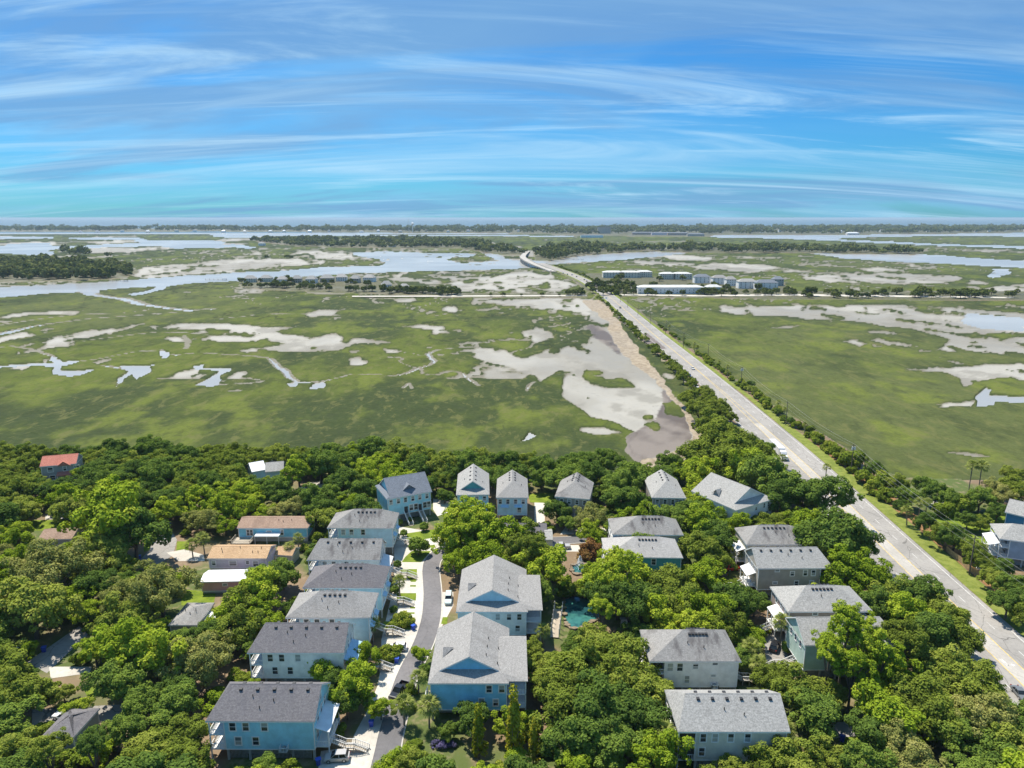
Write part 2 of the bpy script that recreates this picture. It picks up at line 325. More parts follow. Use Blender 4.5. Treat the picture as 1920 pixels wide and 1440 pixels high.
    me = bpy.data.meshes.new('ground'); me.vertices.add(len(co)); me.vertices.foreach_set('co', co.ravel())
    me.loops.add(f.size); me.loops.foreach_set('vertex_index', f.ravel()); me.polygons.add(len(f)); me.polygons.foreach_set('loop_start', np.arange(0, f.size, 4)); me.polygons.foreach_set('loop_total', np.full(len(f), 4))
    def wide(a, n):
        for _ in range(n): a = blur(a)
        return a
    def blur(a):
        a = a.astype(float); b = a.copy(); b[1:-1, 1:-1] = (a[1:-1, 1:-1] * 2 + a[:-2, 1:-1] + a[2:, 1:-1] + a[1:-1, :-2] + a[1:-1, 2:]) / 6; return b
    for nm, a in (('grass', np.minimum(blur(grass), 1 - hair * .80)), ('land', blur(land)), ('sand', blur(np.maximum(sand, dry * .8))), ('wet', wide(wet, 7)), ('bank', np.clip(wide((water | mud) & ~land, 4) * 1.6, 0, 1)), ('isle', blur(land & (Y > 640))), ('dkl', dkl), ('core', wide((water | mud) & ~land, 5)), ('med', fbm(X * .045 + wx * .02, Y * .0315, 101, 5, .58)), ('big', fbm(X * .0127 + wx * .03, Y * .006 + wy * .008, 111, 5, .58)), ('big2', fbm(X * .0042, Y * .0025, 121, 4, .55))):
        at = me.attributes.new(nm, 'FLOAT', 'POINT'); at.data.foreach_set('value', a.ravel().astype(np.float32))
    me.update(); me.validate()
    return me
def ground_material():
    m, t, b = newmat('marsh_and_land')
    def at(n):
        a = t.nodes.new('ShaderNodeAttribute'); a.attribute_name = n; return a.outputs['Fac']
    A = lambda op, x, y: M(op, x, y, tree=t)
    fine = nz(t, .35, 4, .62); med = at('med'); big = at('big'); big2 = at('big2')
    g = mx(t, rng(t, big, .40, .60), (0.043, 0.061, 0.020), (0.098, 0.124, 0.022))
    g = mx(t, rng(t, big2, .42, .66), g, (0.091, 0.109, 0.035))
    g = mx(t, M('MULTIPLY', rng(t, med, .52, .74), .75, tree=t), g, (0.142, 0.170, 0.029))
    g = mx(t, M('MULTIPLY', rng(t, med, .46, .28), .5, tree=t), g, (0.034, 0.048, 0.018))
    g = mx(t, M('MULTIPLY', rng(t, fine, .35, .7), .5, tree=t), g, mx(t, .5, g, (0.102, 0.112, 0.044)))
    md = mx(t, rng(t, big, .38, .62), (.25, .235, .20), (.36, .342, .298))
    md = mx(t, M('MULTIPLY', rng(t, med, .54, .68), .55, tree=t), md, (.185, .175, .148))
    md = mx(t, M('MULTIPLY', rng(t, fine, .58, .75), .5, tree=t), md, (.16, .145, .13))
    md = mx(t, rng(t, A('ADD', at('core'), A('MULTIPLY', A('SUBTRACT', fine, .5), .7)), .40, .88), (.165, .150, .105), md)
    snd = mx(t, rng(t, fine, .35, .65), (.235, .185, .125), (.36, .295, .21))
    wt = mx(t, rng(t, med, .4, .62), (.10, .080, .068), (.20, .172, .150))
    ld = mx(t, rng(t, med, .42, .58), (.20, .135, .075), (.085, .115, .025))
    ld = mx(t, M('MULTIPLY', rng(t, fine, .5, .7), .6, tree=t), ld, (.30, .225, .14))
    ld = mx(t, at('isle'), ld, mx(t, rng(t, fine, .4, .65), (.060, .070, .026), (.15, .125, .07)))
    edge = A('MULTIPLY', A('SUBTRACT', fine, .5), .9)
    gm = rng(t, A('ADD', at('grass'), A('MULTIPLY', edge, 1.4)), .34, .66)
    g = mx(t, M('MULTIPLY', rng(t, at('bank'), .05, .6), .62, tree=t), g, (.034, .048, .017))
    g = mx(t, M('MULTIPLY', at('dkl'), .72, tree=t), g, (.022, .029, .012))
    vf = nz(t, .55, 3, .7); g = mx(t, M('MULTIPLY', rng(t, vf, .42, .62), .38, tree=t), g, mx(t, 1., g, (.55, .58, .5), 'MULTIPLY'))
    sf = nz(t, .13, 4, .7, mscale=(1, .45, 1), dist=.5); g = mx(t, M('MULTIPLY', rng(t, sf, .52, .64), .6, tree=t), g, (.135, .135, .048)); g = mx(t, M('MULTIPLY', rng(t, sf, .46, .34), .38, tree=t), g, (.034, .043, .020))
    c_ = mx(t, rng(t, A('ADD', at('wet'), edge), .25, .75), md, wt)
    c_ = mx(t, rng(t, A('ADD', at('sand'), edge), .35, .65), c_, snd)
    c_ = mx(t, gm, c_, g)
    c_ = mx(t, rng(t, A('ADD', at('land'), edge), .42, .58), c_, ld)
    t.links.new(c_, b.inputs['Base Color'])
    ro = rng(t, med, .35, .65, .60, .85); rm = t.nodes.new('ShaderNodeMix'); rm.data_type = 'FLOAT'
    t.links.new(gm, rm.inputs[0]); t.links.new(ro, rm.inputs[2]); rm.inputs[3].default_value = .95
    t.links.new(rm.outputs[0], b.inputs['Roughness'])
    sp = t.nodes.new('ShaderNodeMix'); sp.data_type = 'FLOAT'; t.links.new(gm, sp.inputs[0]); sp.inputs[2].default_value = .3; sp.inputs[3].default_value = .08; t.links.new(sp.outputs[0], b.inputs['Specular IOR Level'])
    bump(t, b, A('ADD', A('MULTIPLY', fine, .6), med), .8, .45)
    return m
gme = terrain(); gme.materials.append(ground_material())
tag(link('ground', gme), 'green salt marsh with pale mud flats running to the islands', kind='structure')
def water_material(name, col, rough, bscale, bdist):
    m, t, b = newmat(name)
    f = nz(t, bscale, 4, .6)
    t.links.new(mx(t, rng(t, nz(t, .004, 3), .4, .6), tuple(x * .8 for x in col), col), b.inputs['Base Color'])
    b.inputs['Roughness'].default_value = rough; b.inputs['IOR'].default_value = 1.333
    bump(t, b, f, bdist, .5); return m
m_water = water_material('tidal_water', (.40, .40, .385), .26, .35, .10)
m_sea = water_material('sea_water', (.085, .14, .16), .34, .05, .35)
wb = MB(); wb.q((-9000, 20, -1.3), (9000, 20, -1.3), (9000, 4800, -1.3), (-9000, 4800, -1.3))
tag(wb.build('tidal_water', m_water), 'pale tidal water in the creeks and rivers of the marsh', kind='structure')
wb = MB(); NS = 24
for i in range(NS):
    x0, x1 = -60000 + 120000 * i / NS, -60000 + 120000 * (i + 1) / NS
    wb.q((x0, 4800, -1.3), (x1, 4800, -1.3), (x1, 60000, -1.3), (x0, 60000, -1.3))
tag(wb.build('sea', m_sea), 'blue open sea behind the wooded barrier island', kind='structure')
# ------------------------------------------------------------------ roads, pavements, lawns
def asphalt(name, c1, c2, crack=.5, seed=0.):
    m, t, b = newmat(name)
    f = nz(t, 1.1, 5, .65); g = nz(t, .06, 4, .6)
    c_ = mx(t, rng(t, g, .35, .65), c1, c2); c_ = mx(t, M('MULTIPLY', rng(t, f, .4, .7), .4, tree=t), c_, tuple(x * .72 for x in c1))
    if crack:
        vt = t.nodes.new('ShaderNodeTexVoronoi'); vt.feature = 'DISTANCE_TO_EDGE'; vt.inputs['Scale'].default_value = .16
        mp = t.nodes.new('ShaderNodeMapping'); mp.inputs['Scale'].default_value = (1.2, .6, 1); tcx = t.nodes.new('ShaderNodeTexCoord'); t.links.new(tcx.outputs['Object'], mp.inputs[0])
        n3 = t.nodes.new('ShaderNodeTexNoise'); n3.inputs['Scale'].default_value = .5; t.links.new(mp.outputs[0], n3.inputs['Vector'])
        va = t.nodes.new('ShaderNodeMixRGB'); va.blend_type = 'ADD'; va.inputs[0].default_value = .9; t.links.new(mp.outputs[0], va.inputs[1]); t.links.new(n3.outputs['Color'], va.inputs[2])
        t.links.new(va.outputs[0], vt.inputs['Vector'])
        c_ = mx(t, M('MULTIPLY', rng(t, vt.outputs['Distance'], .012, .0), crack, tree=t), c_, tuple(x * .35 for x in c1))
    t.links.new(c_, b.inputs['Base Color']); b.inputs['Roughness'].default_value = .9; b.inputs['Specular IOR Level'].default_value = .2
    return m
m_road = asphalt('old_asphalt', (.285, .27, .25), (.36, .34, .315), .8)
m_lane = asphalt('worn_lane', (.40, .375, .34), (.47, .445, .405), .5)
m_street = asphalt('street_asphalt', (.15, .145, .15), (.21, .20, .205), .25)
m_conc = asphalt('concrete', (.50, .465, .41), (.62, .585, .52), .18)
m_patch = asphalt('repair_asphalt', (.17, .145, .135), (.21, .18, .165), 0)
def lawn_mat(name, a, b_, c3):
    m, t, b = newmat(name)
    c_ = mx(t, rng(t, nz(t, .35, 5, .65), .36, .64), a, b_); c_ = mx(t, M('MULTIPLY', rng(t, nz(t, 2.2, 4, .7), .52, .7), .6, tree=t), c_, c3)
    t.links.new(c_, b.inputs['Base Color']); b.inputs['Roughness'].default_value = .95; b.inputs['Specular IOR Level'].default_value = .1
    bump(t, b, nz(t, 4, 3), .15, .6); return m
m_lawn = lawn_mat('lawn', (.115, .17, .018), (.20, .26, .03), (.17, .17, .05))
m_verge = lawn_mat('verge_grass', (.135, .175, .030), (.22, .25, .055), (.28, .25, .12))
m_mulch = lawn_mat('mulch', (.25, .135, .06), (.36, .21, .10), (.19, .11, .06))
m_white = simple('white_road_paint', (.62, .61, .58), .7, vary=.25, scale=.9)
m_yel = simple('yellow_road_paint', (.66, .47, .12), .7, vary=.28, scale=.7)
def densify(P, n=6):
    out = []
    for i in range(len(P) - 1):
        p0 = P[max(i - 1, 0)]; p1 = P[i]; p2 = P[i + 1]; p3 = P[min(i + 2, len(P) - 1)]
        for k in range(n):
            t = k / n; out.append(tuple(.5 * (2 * b + (c_ - a) * t + (2 * a - 5 * b + 4 * c_ - d) * t * t + (3 * b - a - 3 * c_ + d) * t ** 3) for a, b, c_, d in zip(p0, p1, p2, p3)))
    out.append(tuple(P[-1])); return out
def offs(P, i):
    a = P[max(i - 1, 0)]; b = P[min(i + 1, len(P) - 1)]; dx, dy = b[0] - a[0], b[1] - a[1]; l = math.hypot(dx, dy) or 1
    return dy / l, -dx / l                     # unit vector to the right of travel
def ribbon(name, P, o0, o1, z, mat, mb=None):
    own = mb is None; mb = mb or MB()
    f0 = o0 if callable(o0) else (lambda y: o0); f1 = o1 if callable(o1) else (lambda y: o1)
    fz = z if callable(z) else (lambda p: z)
    L = []
    for i, p in enumerate(P):
        nx, ny = offs(P, i); L.append(((p[0] + nx * f0(p[1]), p[1] + ny * f0(p[1]), fz(p)), (p[0] + nx * f1(p[1]), p[1] + ny * f1(p[1]), fz(p))))
    for a, b in zip(L[:-1], L[1:]): mb.q(a[0], a[1], b[1], b[0])
    return mb.build(name, mat) if own else mb
RD = densify(ROAD, 8)
lane = lambda a, b: (lambda y: a + (b - a) * min(1, max(0, (y - 300) / 130)))
road = ribbon('road', RD, lane(-9.9, -8.9), lane(9.9, 8.9), .06, m_road); tag(road, 'pale four lane causeway road running across the marsh', kind='structure')
def cut(P, y0, y1): return [p for p in P if y0 <= p[1] <= y1]
def dashes(P, off, w_, seg, gap, z, mb, y1=1e9):
    acc = 0; f = off if callable(off) else (lambda y: off)
    FP = densify(P, 4)
    pts = []; d = 0
    for i, p in enumerate(FP):
        if i: d += math.hypot(p[0] - FP[i-1][0], p[1] - FP[i-1][1])
        if p[1] > y1: break
        pts.append((d, p, offs(FP, i)))
    def atd(q):
        for (d0, p0, n0), (d1, p1, n1) in zip(pts[:-1], pts[1:]):
            if d0 <= q <= d1:
                t = (q - d0) / max(d1 - d0, 1e-6); x = p0[0] + (p1[0] - p0[0]) * t; y = p0[1] + (p1[1] - p0[1]) * t; return x, y, n0
    q = 0
    while q + seg < pts[-1][0]:
        a, b = atd(q), atd(q + seg)
        if a and b:
            oa, ob = f(a[1]), f(b[1])
            mb.q((a[0] + a[2][0] * (oa - w_), a[1] + a[2][1] * (oa - w_), z), (a[0] + a[2][0] * (oa + w_), a[1] + a[2][1] * (oa + w_), z), (b[0] + b[2][0] * (ob + w_), b[1] + b[2][1] * (ob + w_), z), (b[0] + b[2][0] * (ob - w_), b[1] + b[2][1] * (ob - w_), z))
        q += seg + gap
    return mb
ribbon('turn_lane', cut(RD, 20, 330), -1.75, 1.75, .066, m_lane)['kind'] = 'structure'
for s_ in (-1, 1):
    f = lane(s_ * 8.7, s_ * 8.0)
    o = ribbon('edge_line', RD, (lambda y, f=f: f(y) - .09), (lambda y, f=f: f(y) + .09), .075, m_white, None); o.parent = road
    mb = dashes(RD, lane(s_ * 5.2, s_ * 4.0), .07, 3.2, 9, .075, MB(), 700); o = mb.build('lane_line', m_white, road)
    fy = lane(s_ * 1.85, s_ * .22)
    o = ribbon('centre_line', RD, (lambda y, f=fy: f(y) - .10), (lambda y, f=fy: f(y) + .10), .078, m_yel); o.parent = road
# left-turn arrow painted in the middle lane
ax, ay, _ = U(1886, 1243, .08)
mb = MB(); mb.box(-.12, -1.6, 0, .12, .9, .004); mb.box(-.9, .7, 0, .12, .95, .004); mb.prism([(-1.5, .82), (-.85, .3), (-.85, 1.35)], 0, .004); mb.box(.35, -1.5, 0, .5, 1.2, .004)
mb.build('turn_arrow', m_white, road, (ax, ay, .084), R(182))
mb = MB(); p0 = Upts([(1203,625),(1213,624),(1250,654),(1236,655)]); p1 = Upts([(1196,630),(1205,629),(1225,644),(1214,645)])
mb.q(*[(x, y, .07) for x, y in p0]); mb.q(*[(x, y, .07) for x, y in p1]); mb.build('repair_patch', m_patch, road)
mb = MB(); ribbon('', cut(RD, 90, 420), 10.1, lane(15.5, 12), .03, None, mb); tag(mb.build('verge', m_verge), 'grass verge along the right side of the causeway', kind='structure')
mb = MB(); ribbon('', cut(RD, 110, 300), 15.8, 20.5, .034, None, mb); tag(mb.build('mulch_bed', m_mulch), kind='structure')
mb = MB(); ribbon('', cut(RD, 400, 1500), 9.0, 12.2, .03, None, mb); ribbon('', cut(RD, 520, 1500), -12.0, -9.0, .03, None, mb); tag(mb.build('road_shoulder', m_verge), kind='structure')
def sheet(name, polys, z, mat, label=None):
    mb = MB()
    for p in polys: mb.q(*[(x, y, z) for x, y in Upts(p, z)][::-1])
    o = mb.build(name, mat); tag(o, label, kind='structure'); return o
sheet('forecourt', [[(735,985),(830,1000),(815,1030),(796,1050),(793,1100),(793,1160),(775,1205),(742,1275),(701,1418),(690,1445),(596,1445),(602,1408),(655,1402),(664,1378),(690,1330),(708,1285),(716,1240),(715,1200),(738,1100),(740,1050)],
   [(812,935),(853,938),(856,955),(820,968),(812,955)], [(1002,940),(1021,940),(1022,1005),(1003,1005)], [(1035,1022),(1085,1022),(1090,1034),(1035,1034)], [(827,1110),(850,1110),(850,1135),(820,1190),(800,1215),(780,1290),(770,1290),(808,1200)],
   [(1060,988),(1150,990),(1150,1000),(1050,1002)], [(830,1000),(900,985),(1000,1000),(1000,1008),(900,1000),(815,1032)]], .012, m_conc)
sheet('lawn', [[(763,1000),(815,992),(813,1008),(775,1015),(762,1011)], [(781,1026),(815,1021),(817,1027)], [(753,1054),(760,1044),(772,1033),(808,1033),(790,1054)], [(747,1067),(782,1067),(781,1091),(771,1091),(758,1077)],
   [(769,1097),(782,1097),(782,1100),(769,1100)], [(744,1112),(783,1112),(783,1126),(744,1126)], [(769,1138),(782,1138),(782,1141),(769,1141)], [(766,1148),(781,1148),(781,1151),(766,1151)],
   [(720,1165),(775,1165),(771,1181),(732,1180),(718,1178)], [(722,1226),(742,1226),(740,1245),(720,1244)], [(830,1157),(840,1157),(838,1170),(827,1170)], [(824,1178),(834,1178),(822,1189)],
   [(666,943),(697,943),(695,953),(666,953)], [(990,926),(1038,924),(1036,943),(994,942)], [(155,1290),(235,1280),(225,1300),(165,1308)], [(340,1105),(405,1110),(400,1135),(340,1135)], [(60,975),(140,975),(140,995),(60,995)], [(268,998),(284,1000),(283,1030),(270,1035)],
   [(332,1015),(355,1015),(352,1035),(330,1035)], [(1520,1295),(1560,1295),(1560,1320),(1520,1320)], [(1575,1382),(1620,1382),(1620,1410),(1575,1410)], [(1750,960),(1900,965),(1890,1000),(1760,1000)], [(1810,1000),(1860,1010),(1850,1040),(1815,1025)], [(860,1180),(900,1180),(870,1215)]], .024, m_lawn)
street_c = densify(Upts([(712,1470),(725,1415),(737,1360),(763,1270),(794,1206),(808,1160),(811,1120),(810,1098),(808,1067),(814,1048),(838,1028),(880,1016),(950,1012),(1040,1014),(1110,1010),(1150,1008)], .03), 6)
st = ribbon('street', street_c, -2.35, 2.35, .036, m_street); tag(st, 'narrow grey asphalt lane winding between the two rows of houses', kind='structure')
def solid(name, P, o0, o1, z0, z1, mat, parent=None):
    mb = MB()
    for i in range(len(P) - 1):
        c_ = []
        for j in (i, i + 1):
            nx, ny = offs(P, j)
            for o_ in (o0, o1):
                for zz in (z0, z1): c_.append((P[j][0] + nx * o_, P[j][1] + ny * o_, zz))
        a0, a1, b0, b1, c0, c1, d0, d1 = c_
        mb.q(a1, b1, d1, c1); mb.q(a0, a1, c1, c0); mb.q(b1, b0, d0, d1)
    return mb.build(name, mat, parent)
for s_ in (-1, 1):
    solid('kerb', street_c, *(sorted((s_ * 2.36, s_ * 2.62))), 0, .12, m_conc, st)
pv = solid('pavement', [p for p in street_c if p[1] < 178], -4.3, -2.63, 0, .10, m_conc); tag(pv, 'pale concrete pavement beside the narrow lane', kind='structure')
sheet('side_road', [[(275,992),(318,990),(332,1012),(324,1042),(296,1058),(262,1050),(280,1032),(286,1010)], [(50,1242),(88,1262),(168,1186),(148,1174)], [(700,985),(760,968),(765,974),(712,995)], [(1300,1060),(1345,1060),(1345,1085),(1300,1085)], [(1430,1190),(1475,1165),(1485,1235),(1440,1260)], [(1455,1245),(1510,1250),(1480,1280),(1430,1275)], [(1560,1355),(1600,1352),(1605,1380),(1560,1385)], [(60,1330),(240,1320),(240,1350),(60,1360)]], .03, m_road)
sheet('driveway', [[(312,1036),(345,1030),(382,1040),(384,1052),(335,1052)], [(92,1250),(172,1250),(168,1262),(95,1272)], [(85,965),(135,963),(135,972),(85,974)], [(580,905),(610,900),(600,925),(560,935)], [(1750,940),(1790,945),(1770,955),(1740,950)]], .034, m_conc)
sheet('island_road', [[(660,554.5),(800,554),(1100,553),(1100,555),(800,556.3),(660,556.5)], [(1130,551),(1300,553),(1480,551),(1900,557),(1900,559),(1480,554.5),(1300,555.6),(1130,553.2)]], .02, m_conc)
# ------------------------------------------------------------------ houses
def siding(name, col):
    m, t, b = newmat(name)
    wv = t.nodes.new('ShaderNodeTexWave'); wv.wave_type = 'BANDS'; wv.bands_direction = 'Z'; wv.wave_profile = 'SAW'; wv.inputs['Scale'].default_value = 1.35
    tcx = t.nodes.new('ShaderNodeTexCoord'); t.links.new(tcx.outputs['Object'], wv.inputs['Vector'])
    c_ = mx(t, rng(t, nz(t, .5, 4, .6), .3, .7), tuple(x * .86 for x in col), tuple(min(1, x * 1.08) for x in col))
    c_ = mx(t, M('MULTIPLY', rng(t, wv.outputs['Fac'], .80, .98), .30, tree=t), c_, tuple(x * .55 for x in col))
    t.links.new(c_, b.inputs['Base Color']); b.inputs['Roughness'].default_value = .65; b.inputs['Specular IOR Level'].default_value = .3
    return m
def shingle(name, a, b_, stain=(.1, .1, .1), st=.35):
    m, t, b = newmat(name)
    c_ = mx(t, rng(t, nz(t, 3.2, 3, .7), .38, .62), a, b_)
    # courses of shingles with broken colour
    br = t.nodes.new('ShaderNodeTexBrick'); br.inputs['Scale'].default_value = 1.; br.inputs['Brick Width'].default_value = .55; br.inputs['Row Height'].default_value = .22; br.inputs['Mortar Size'].default_value = .014
    br.inputs['Color1'].default_value = (.35, .35, .35, 1); br.inputs['Color2'].default_value = (.65, .65, .65, 1); br.inputs['Mortar'].default_value = (.12, .12, .12, 1)
    tcx = t.nodes.new('ShaderNodeTexCoord'); t.links.new(tcx.outputs['Object'], br.inputs['Vector'])
    c_ = mx(t, .34, c_, br.outputs['Color'], 'OVERLAY')
    c_ = mx(t, M('MULTIPLY', rng(t, nz(t, .22, 5, .62, mscale=(1.6, .6, .5)), .50, .68), st, tree=t), c_, stain)
    t.links.new(c_, b.inputs['Base Color']); b.inputs['Roughness'].default_value = .9; b.inputs['Specular IOR Level'].default_value = .25
    bump(t, b, br.outputs['Fac'], .03, .3); return m
SID = {k: siding('siding_' + k, v) for k, v in dict(blue=(.38, .72, .84), white=(.84, .83, .81), paleblue=(.56, .78, .86), deepblue=(.26, .62, .82), teal=(.12, .42, .43), taupe=(.42, .39, .34),
    mauve=(.40, .31, .275), beige=(.68, .65, .55), sage=(.46, .60, .53), slate=(.34, .41, .50), pink=(.62, .36, .36), lavender=(.66, .61, .68), aqua=(.22, .60, .76), grey=(.36, .38, .38), cream=(.66, .63, .52), navy=(.06, .22, .40), mint=(.45,.62,.58)).items()}
ROOF = dict(dark=shingle('roof_dark', (.150, .140, .148), (.205, .195, .20), (.12, .118, .135)), grey=shingle('roof_grey', (.265, .255, .245), (.35, .34, .325), (.19, .18, .17)), light=shingle('roof_light', (.29, .285, .27), (.41, .40, .38), (.23, .222, .21), .25),
    stained=shingle('roof_stained', (.25, .24, .23), (.32, .31, .295), (.11, .10, .098), .85), brown=shingle('roof_brown', (.30, .20, .145), (.40, .28, .21), (.18, .12, .09), .4), tan=shingle('roof_tan', (.48, .31, .17), (.58, .40, .24), (.36, .22, .12), .3),
    red=shingle('roof_red', (.46, .16, .12), (.55, .22, .16), (.36, .12, .09), .2), warm=shingle('roof_warm', (.36, .345, .325), (.45, .43, .41), (.25, .235, .22), .3), slate=shingle('roof_slate', (.16, .18, .215), (.22, .24, .275), (.12, .13, .15), .2))
m_trim = simple('white_trim', (.78, .78, .77), .5, vary=.05)
m_metalroof = simple('white_metal_roof', (.72, .73, .74), .45, vary=.08, scale=.6)
m_bluemetal = simple('blue_metal_roof', (.40, .60, .76), .35, vary=.08)
m_wood = simple('weathered_deck_wood', (.42, .36, .28), .8, vary=.2)
m_brownwood = simple('stained_fence_wood', (.36, .25, .14), .85, vary=.22)
m_dark = simple('dark_screen', (.035, .04, .045), .5, vary=.3)
m_vent = simple('black_vent', (.03, .03, .033), .5)
m_conw = simple('concrete_post', (.45, .43, .40), .85)
m_lattice = simple('grey_lattice', (.30, .30, .29), .8, vary=.2, scale=3)
def glass_mat():
    m, t, b = newmat('window_glass'); f = nz(t, .8, 2)
    oi = t.nodes.new('ShaderNodeObjectInfo'); t.links.new(mx(t, rng(t, oi.outputs['Random'], .55, .75), mx(t, rng(t, f, .4, .6), (.02, .03, .035), (.07, .09, .10)), (.34, .36, .36)), b.inputs['Base Color']); b.inputs['Roughness'].default_value = .06; b.inputs['Specular IOR Level'].default_value = .6; return m
m_glass = glass_mat()
WM = {}
def window_mesh(w_, h_):
    k = (round(w_, 2), round(h_, 2))
    if k not in WM:
        f = MB(); t = .2
        f.box(-w_/2 - t, -.07, -t, -w_/2, .0, h_ + t); f.box(w_/2, -.07, -t, w_/2 + t, 0, h_ + t); f.box(-w_/2, -.07, h_, w_/2, 0, h_ + t); f.box(-w_/2, -.09, -t, w_/2, 0, 0)
        f.box(-w_/2, -.055, h_/2 - .035, w_/2, -.004, h_/2 + .035)
        p = MB(); p.box(-w_/2, -.02, 0, w_/2, -.003, h_/2 - .035)
        WM[k] = (f.mesh('window', m_trim), p.mesh('pane', m_glass))
    return WM[k]
PIER = MB().box(-.2, -.2, 0, .2, .2, 1).mesh('foundation_post', m_conw)
VENT = MB().box(-.28, -.28, -.08, .28, .28, .24).mesh('roof_vent', m_vent)
PIPE = MB().tube((0, 0, -.2), (0, 0, .55), .09, k=6).mesh('vent_pipe', m_vent)
LAND_MARKS = []; HULLS = []; FOOT = []
def rails(mb, p0, p1, h=1.0, n=None, t=.045, z2=None):
    a, b = Vector(p0), Vector(p1); l = (b - a).length; n = n or max(2, int(l / .32))
    up = Vector((0, 0, h)); d = (b - a).normalized(); s_ = Vector((-d.y, d.x, 0)); s_ = (s_.normalized() if s_.length > .01 else Vector((1, 0, 0))) * t
    for zz, hh in ((h, .09), (.12, .07)):
        u0 = Vector((0, 0, zz - hh)); u1 = Vector((0, 0, zz))
        mb.q(a + s_ + u0, b + s_ + u0, b + s_ + u1, a + s_ + u1); mb.q(b - s_ + u0, a - s_ + u0, a - s_ + u1, b - s_ + u1); mb.q(a - s_ + u1, a + s_ + u1, b + s_ + u1, b - s_ + u1)
    for i in range(n + 1):
        c_ = a + (b - a) * (i / n); r_ = .06 if i in (0, n) else .028
        mb.box(c_.x - r_, c_.y - r_, c_.z, c_.x + r_, c_.y + r_, c_.z + h - .02)
def add_windows(root, items, o, L, W, u0, u1):
    # items: (side, position along the side seen from outside left to right, sill height, width, height)
    for sd_, pos, zb, w_, h_ in items:
        fm, pm = window_mesh(w_, h_)
        if sd_ == 'S': loc, rz = (pos, o - .004, zb), 0
        elif sd_ == 'E': loc, rz = (u1 + .004, pos, zb), R(90)
        elif sd_ == 'N': loc, rz = (pos, W - o + .004, zb), R(180)
        else: loc, rz = (u0 - .004, pos, zb), R(-90)
        wn = link('window', fm, root, loc, rz)
        link('pane', pm, wn); link('pane', pm, wn, (0, 0, h_ / 2 + .035))
def house(label, org, ang, L, W, ze, zr, wall, roof, zb=2.4, left='hip', right='hip', hl=None, hr=None, o=.45, porch=None, pcol=None, wins=(), vents=0, pipes=(), gable=None, lm=None, cat='house', mark=None, skirt=(2.9, 1.0), zclear=3.0, base='posts', ridge_vents=True, name='house'):
    root = empty(name, (org[0], org[1], 0), ang); tag(root, label, cat)
    wm = SID[wall]; rm = ROOF[roof] if isinstance(roof, str) else roof; gm = SID[gable] if gable else wm
    hl = W / 2 if hl is None else hl; hr = W / 2 if hr is None else hr
    k = (zr - ze) / (W / 2); V = W / 2
    sk, sz = skirt
    # --- roof
    S = [(0, 0, ze), (L, 0, ze)]; Nn = [(L, W, ze), (0, W, ze)]
    rmb = MB(); gb = MB(); gt = MB()
    if right == 'hip': er = [(L - hr, V, zr)]; S += er
    elif right == 'gable': S += [(L, V, zr)]
    else: v1 = sz / k; S += [(L - sk, v1, ze + sz), (L - sk + .45, v1 + .0, ze + sz + .0), (L - sk + .45, V, zr)]
    if left == 'hip': S += [(hl, V, zr)]
    elif left == 'gable': S += [(0, V, zr)]
    else: v1 = sz / k; S += [(sk - .45, V, zr), (sk - .45, v1, ze + sz), (sk, v1, ze + sz)]
    mir = [(x, W - y, z) for x, y, z in S][::-1]
    top = [S, mir]
    if right == 'hip': top.append([(L, 0, ze), (L, W, ze), (L - hr, V, zr)])
    if left == 'hip': top.append([(0, W, ze), (0, 0, ze), (hl, V, zr)])
    v1 = sz / k
    if right == 'dutch': top.append([(L, 0, ze), (L, W, ze), (L - sk, W - v1, ze + sz), (L - sk, v1, ze + sz)])
    if left == 'dutch': top.append([(0, W, ze), (0, 0, ze), (sk, v1, ze + sz), (sk, W - v1, ze + sz)])
    for p in top:
        rmb.q(*p); rmb.q(*[(x, y, z - .16) for x, y, z in p][::-1])
    for a, b in (((0, 0), (L, 0)), ((L, 0), (L, W)), ((L, W), (0, W)), ((0, W), (0, 0))):
        rmb.q((*a, ze - .16), (*b, ze - .16), (*b, ze), (*a, ze))
    ro = rmb.build('roof', rm, root)
    fas = MB(); e = .03
    for a, b in (((-e, -e), (L + e, -e)), ((L + e, -e), (L + e, W + e)), ((L + e, W + e), (-e, W + e)), ((-e, W + e), (-e, -e))):
        fas.q((*a, ze - .30), (*b, ze - .30), (*b, ze - .03), (*a, ze - .03)); 
    for (nm, x, sgn) in (('right', L + e, 1), ('left', -e, -1)):
        if (right if sgn > 0 else left) == 'gable':
            for y0, y1 in ((0, V), (W, V)): fas.q((x, y0, ze - .34), (x, y1, zr - .34), (x, y1, zr - .02), (x, y0, ze - .02))
    fas.build('fascia', m_trim, ro)
    # ridge cap
    a0 = hl if left == 'hip' else (0 if left == 'gable' else sk - .45); a1 = L - (hr if right == 'hip' else (0 if right == 'gable' else sk - .45))
    rc = MB(); rc.q((a0, V - .16, zr - .16 * k + .03), (a1, V - .16, zr - .16 * k + .03), (a1, V, zr + .04), (a0, V, zr + .04)); rc.q((a0, V, zr + .04), (a1, V, zr + .04), (a1, V + .16, zr - .16 * k + .03), (a0, V + .16, zr - .16 * k + .03)); rc.build('ridge_cap', rm, ro)
    # --- walls
    pl = porch.get('left', 0) if porch else 0; pr = porch.get('right', 0) if porch else 0
    u0, u1 = (o + pl if pl else o), (L - o - pr if pr else L - o)
    wb_ = MB(); zt = ze - .17
    wb_.q((u0, o, zb), (u1, o, zb), (u1, o, zt + o * k), (u0, o, zt + o * k)); wb_.q((u1, W - o, zb), (u0, W - o, zb), (u0, W - o, zt + o * k), (u1, W - o, zt + o * k))
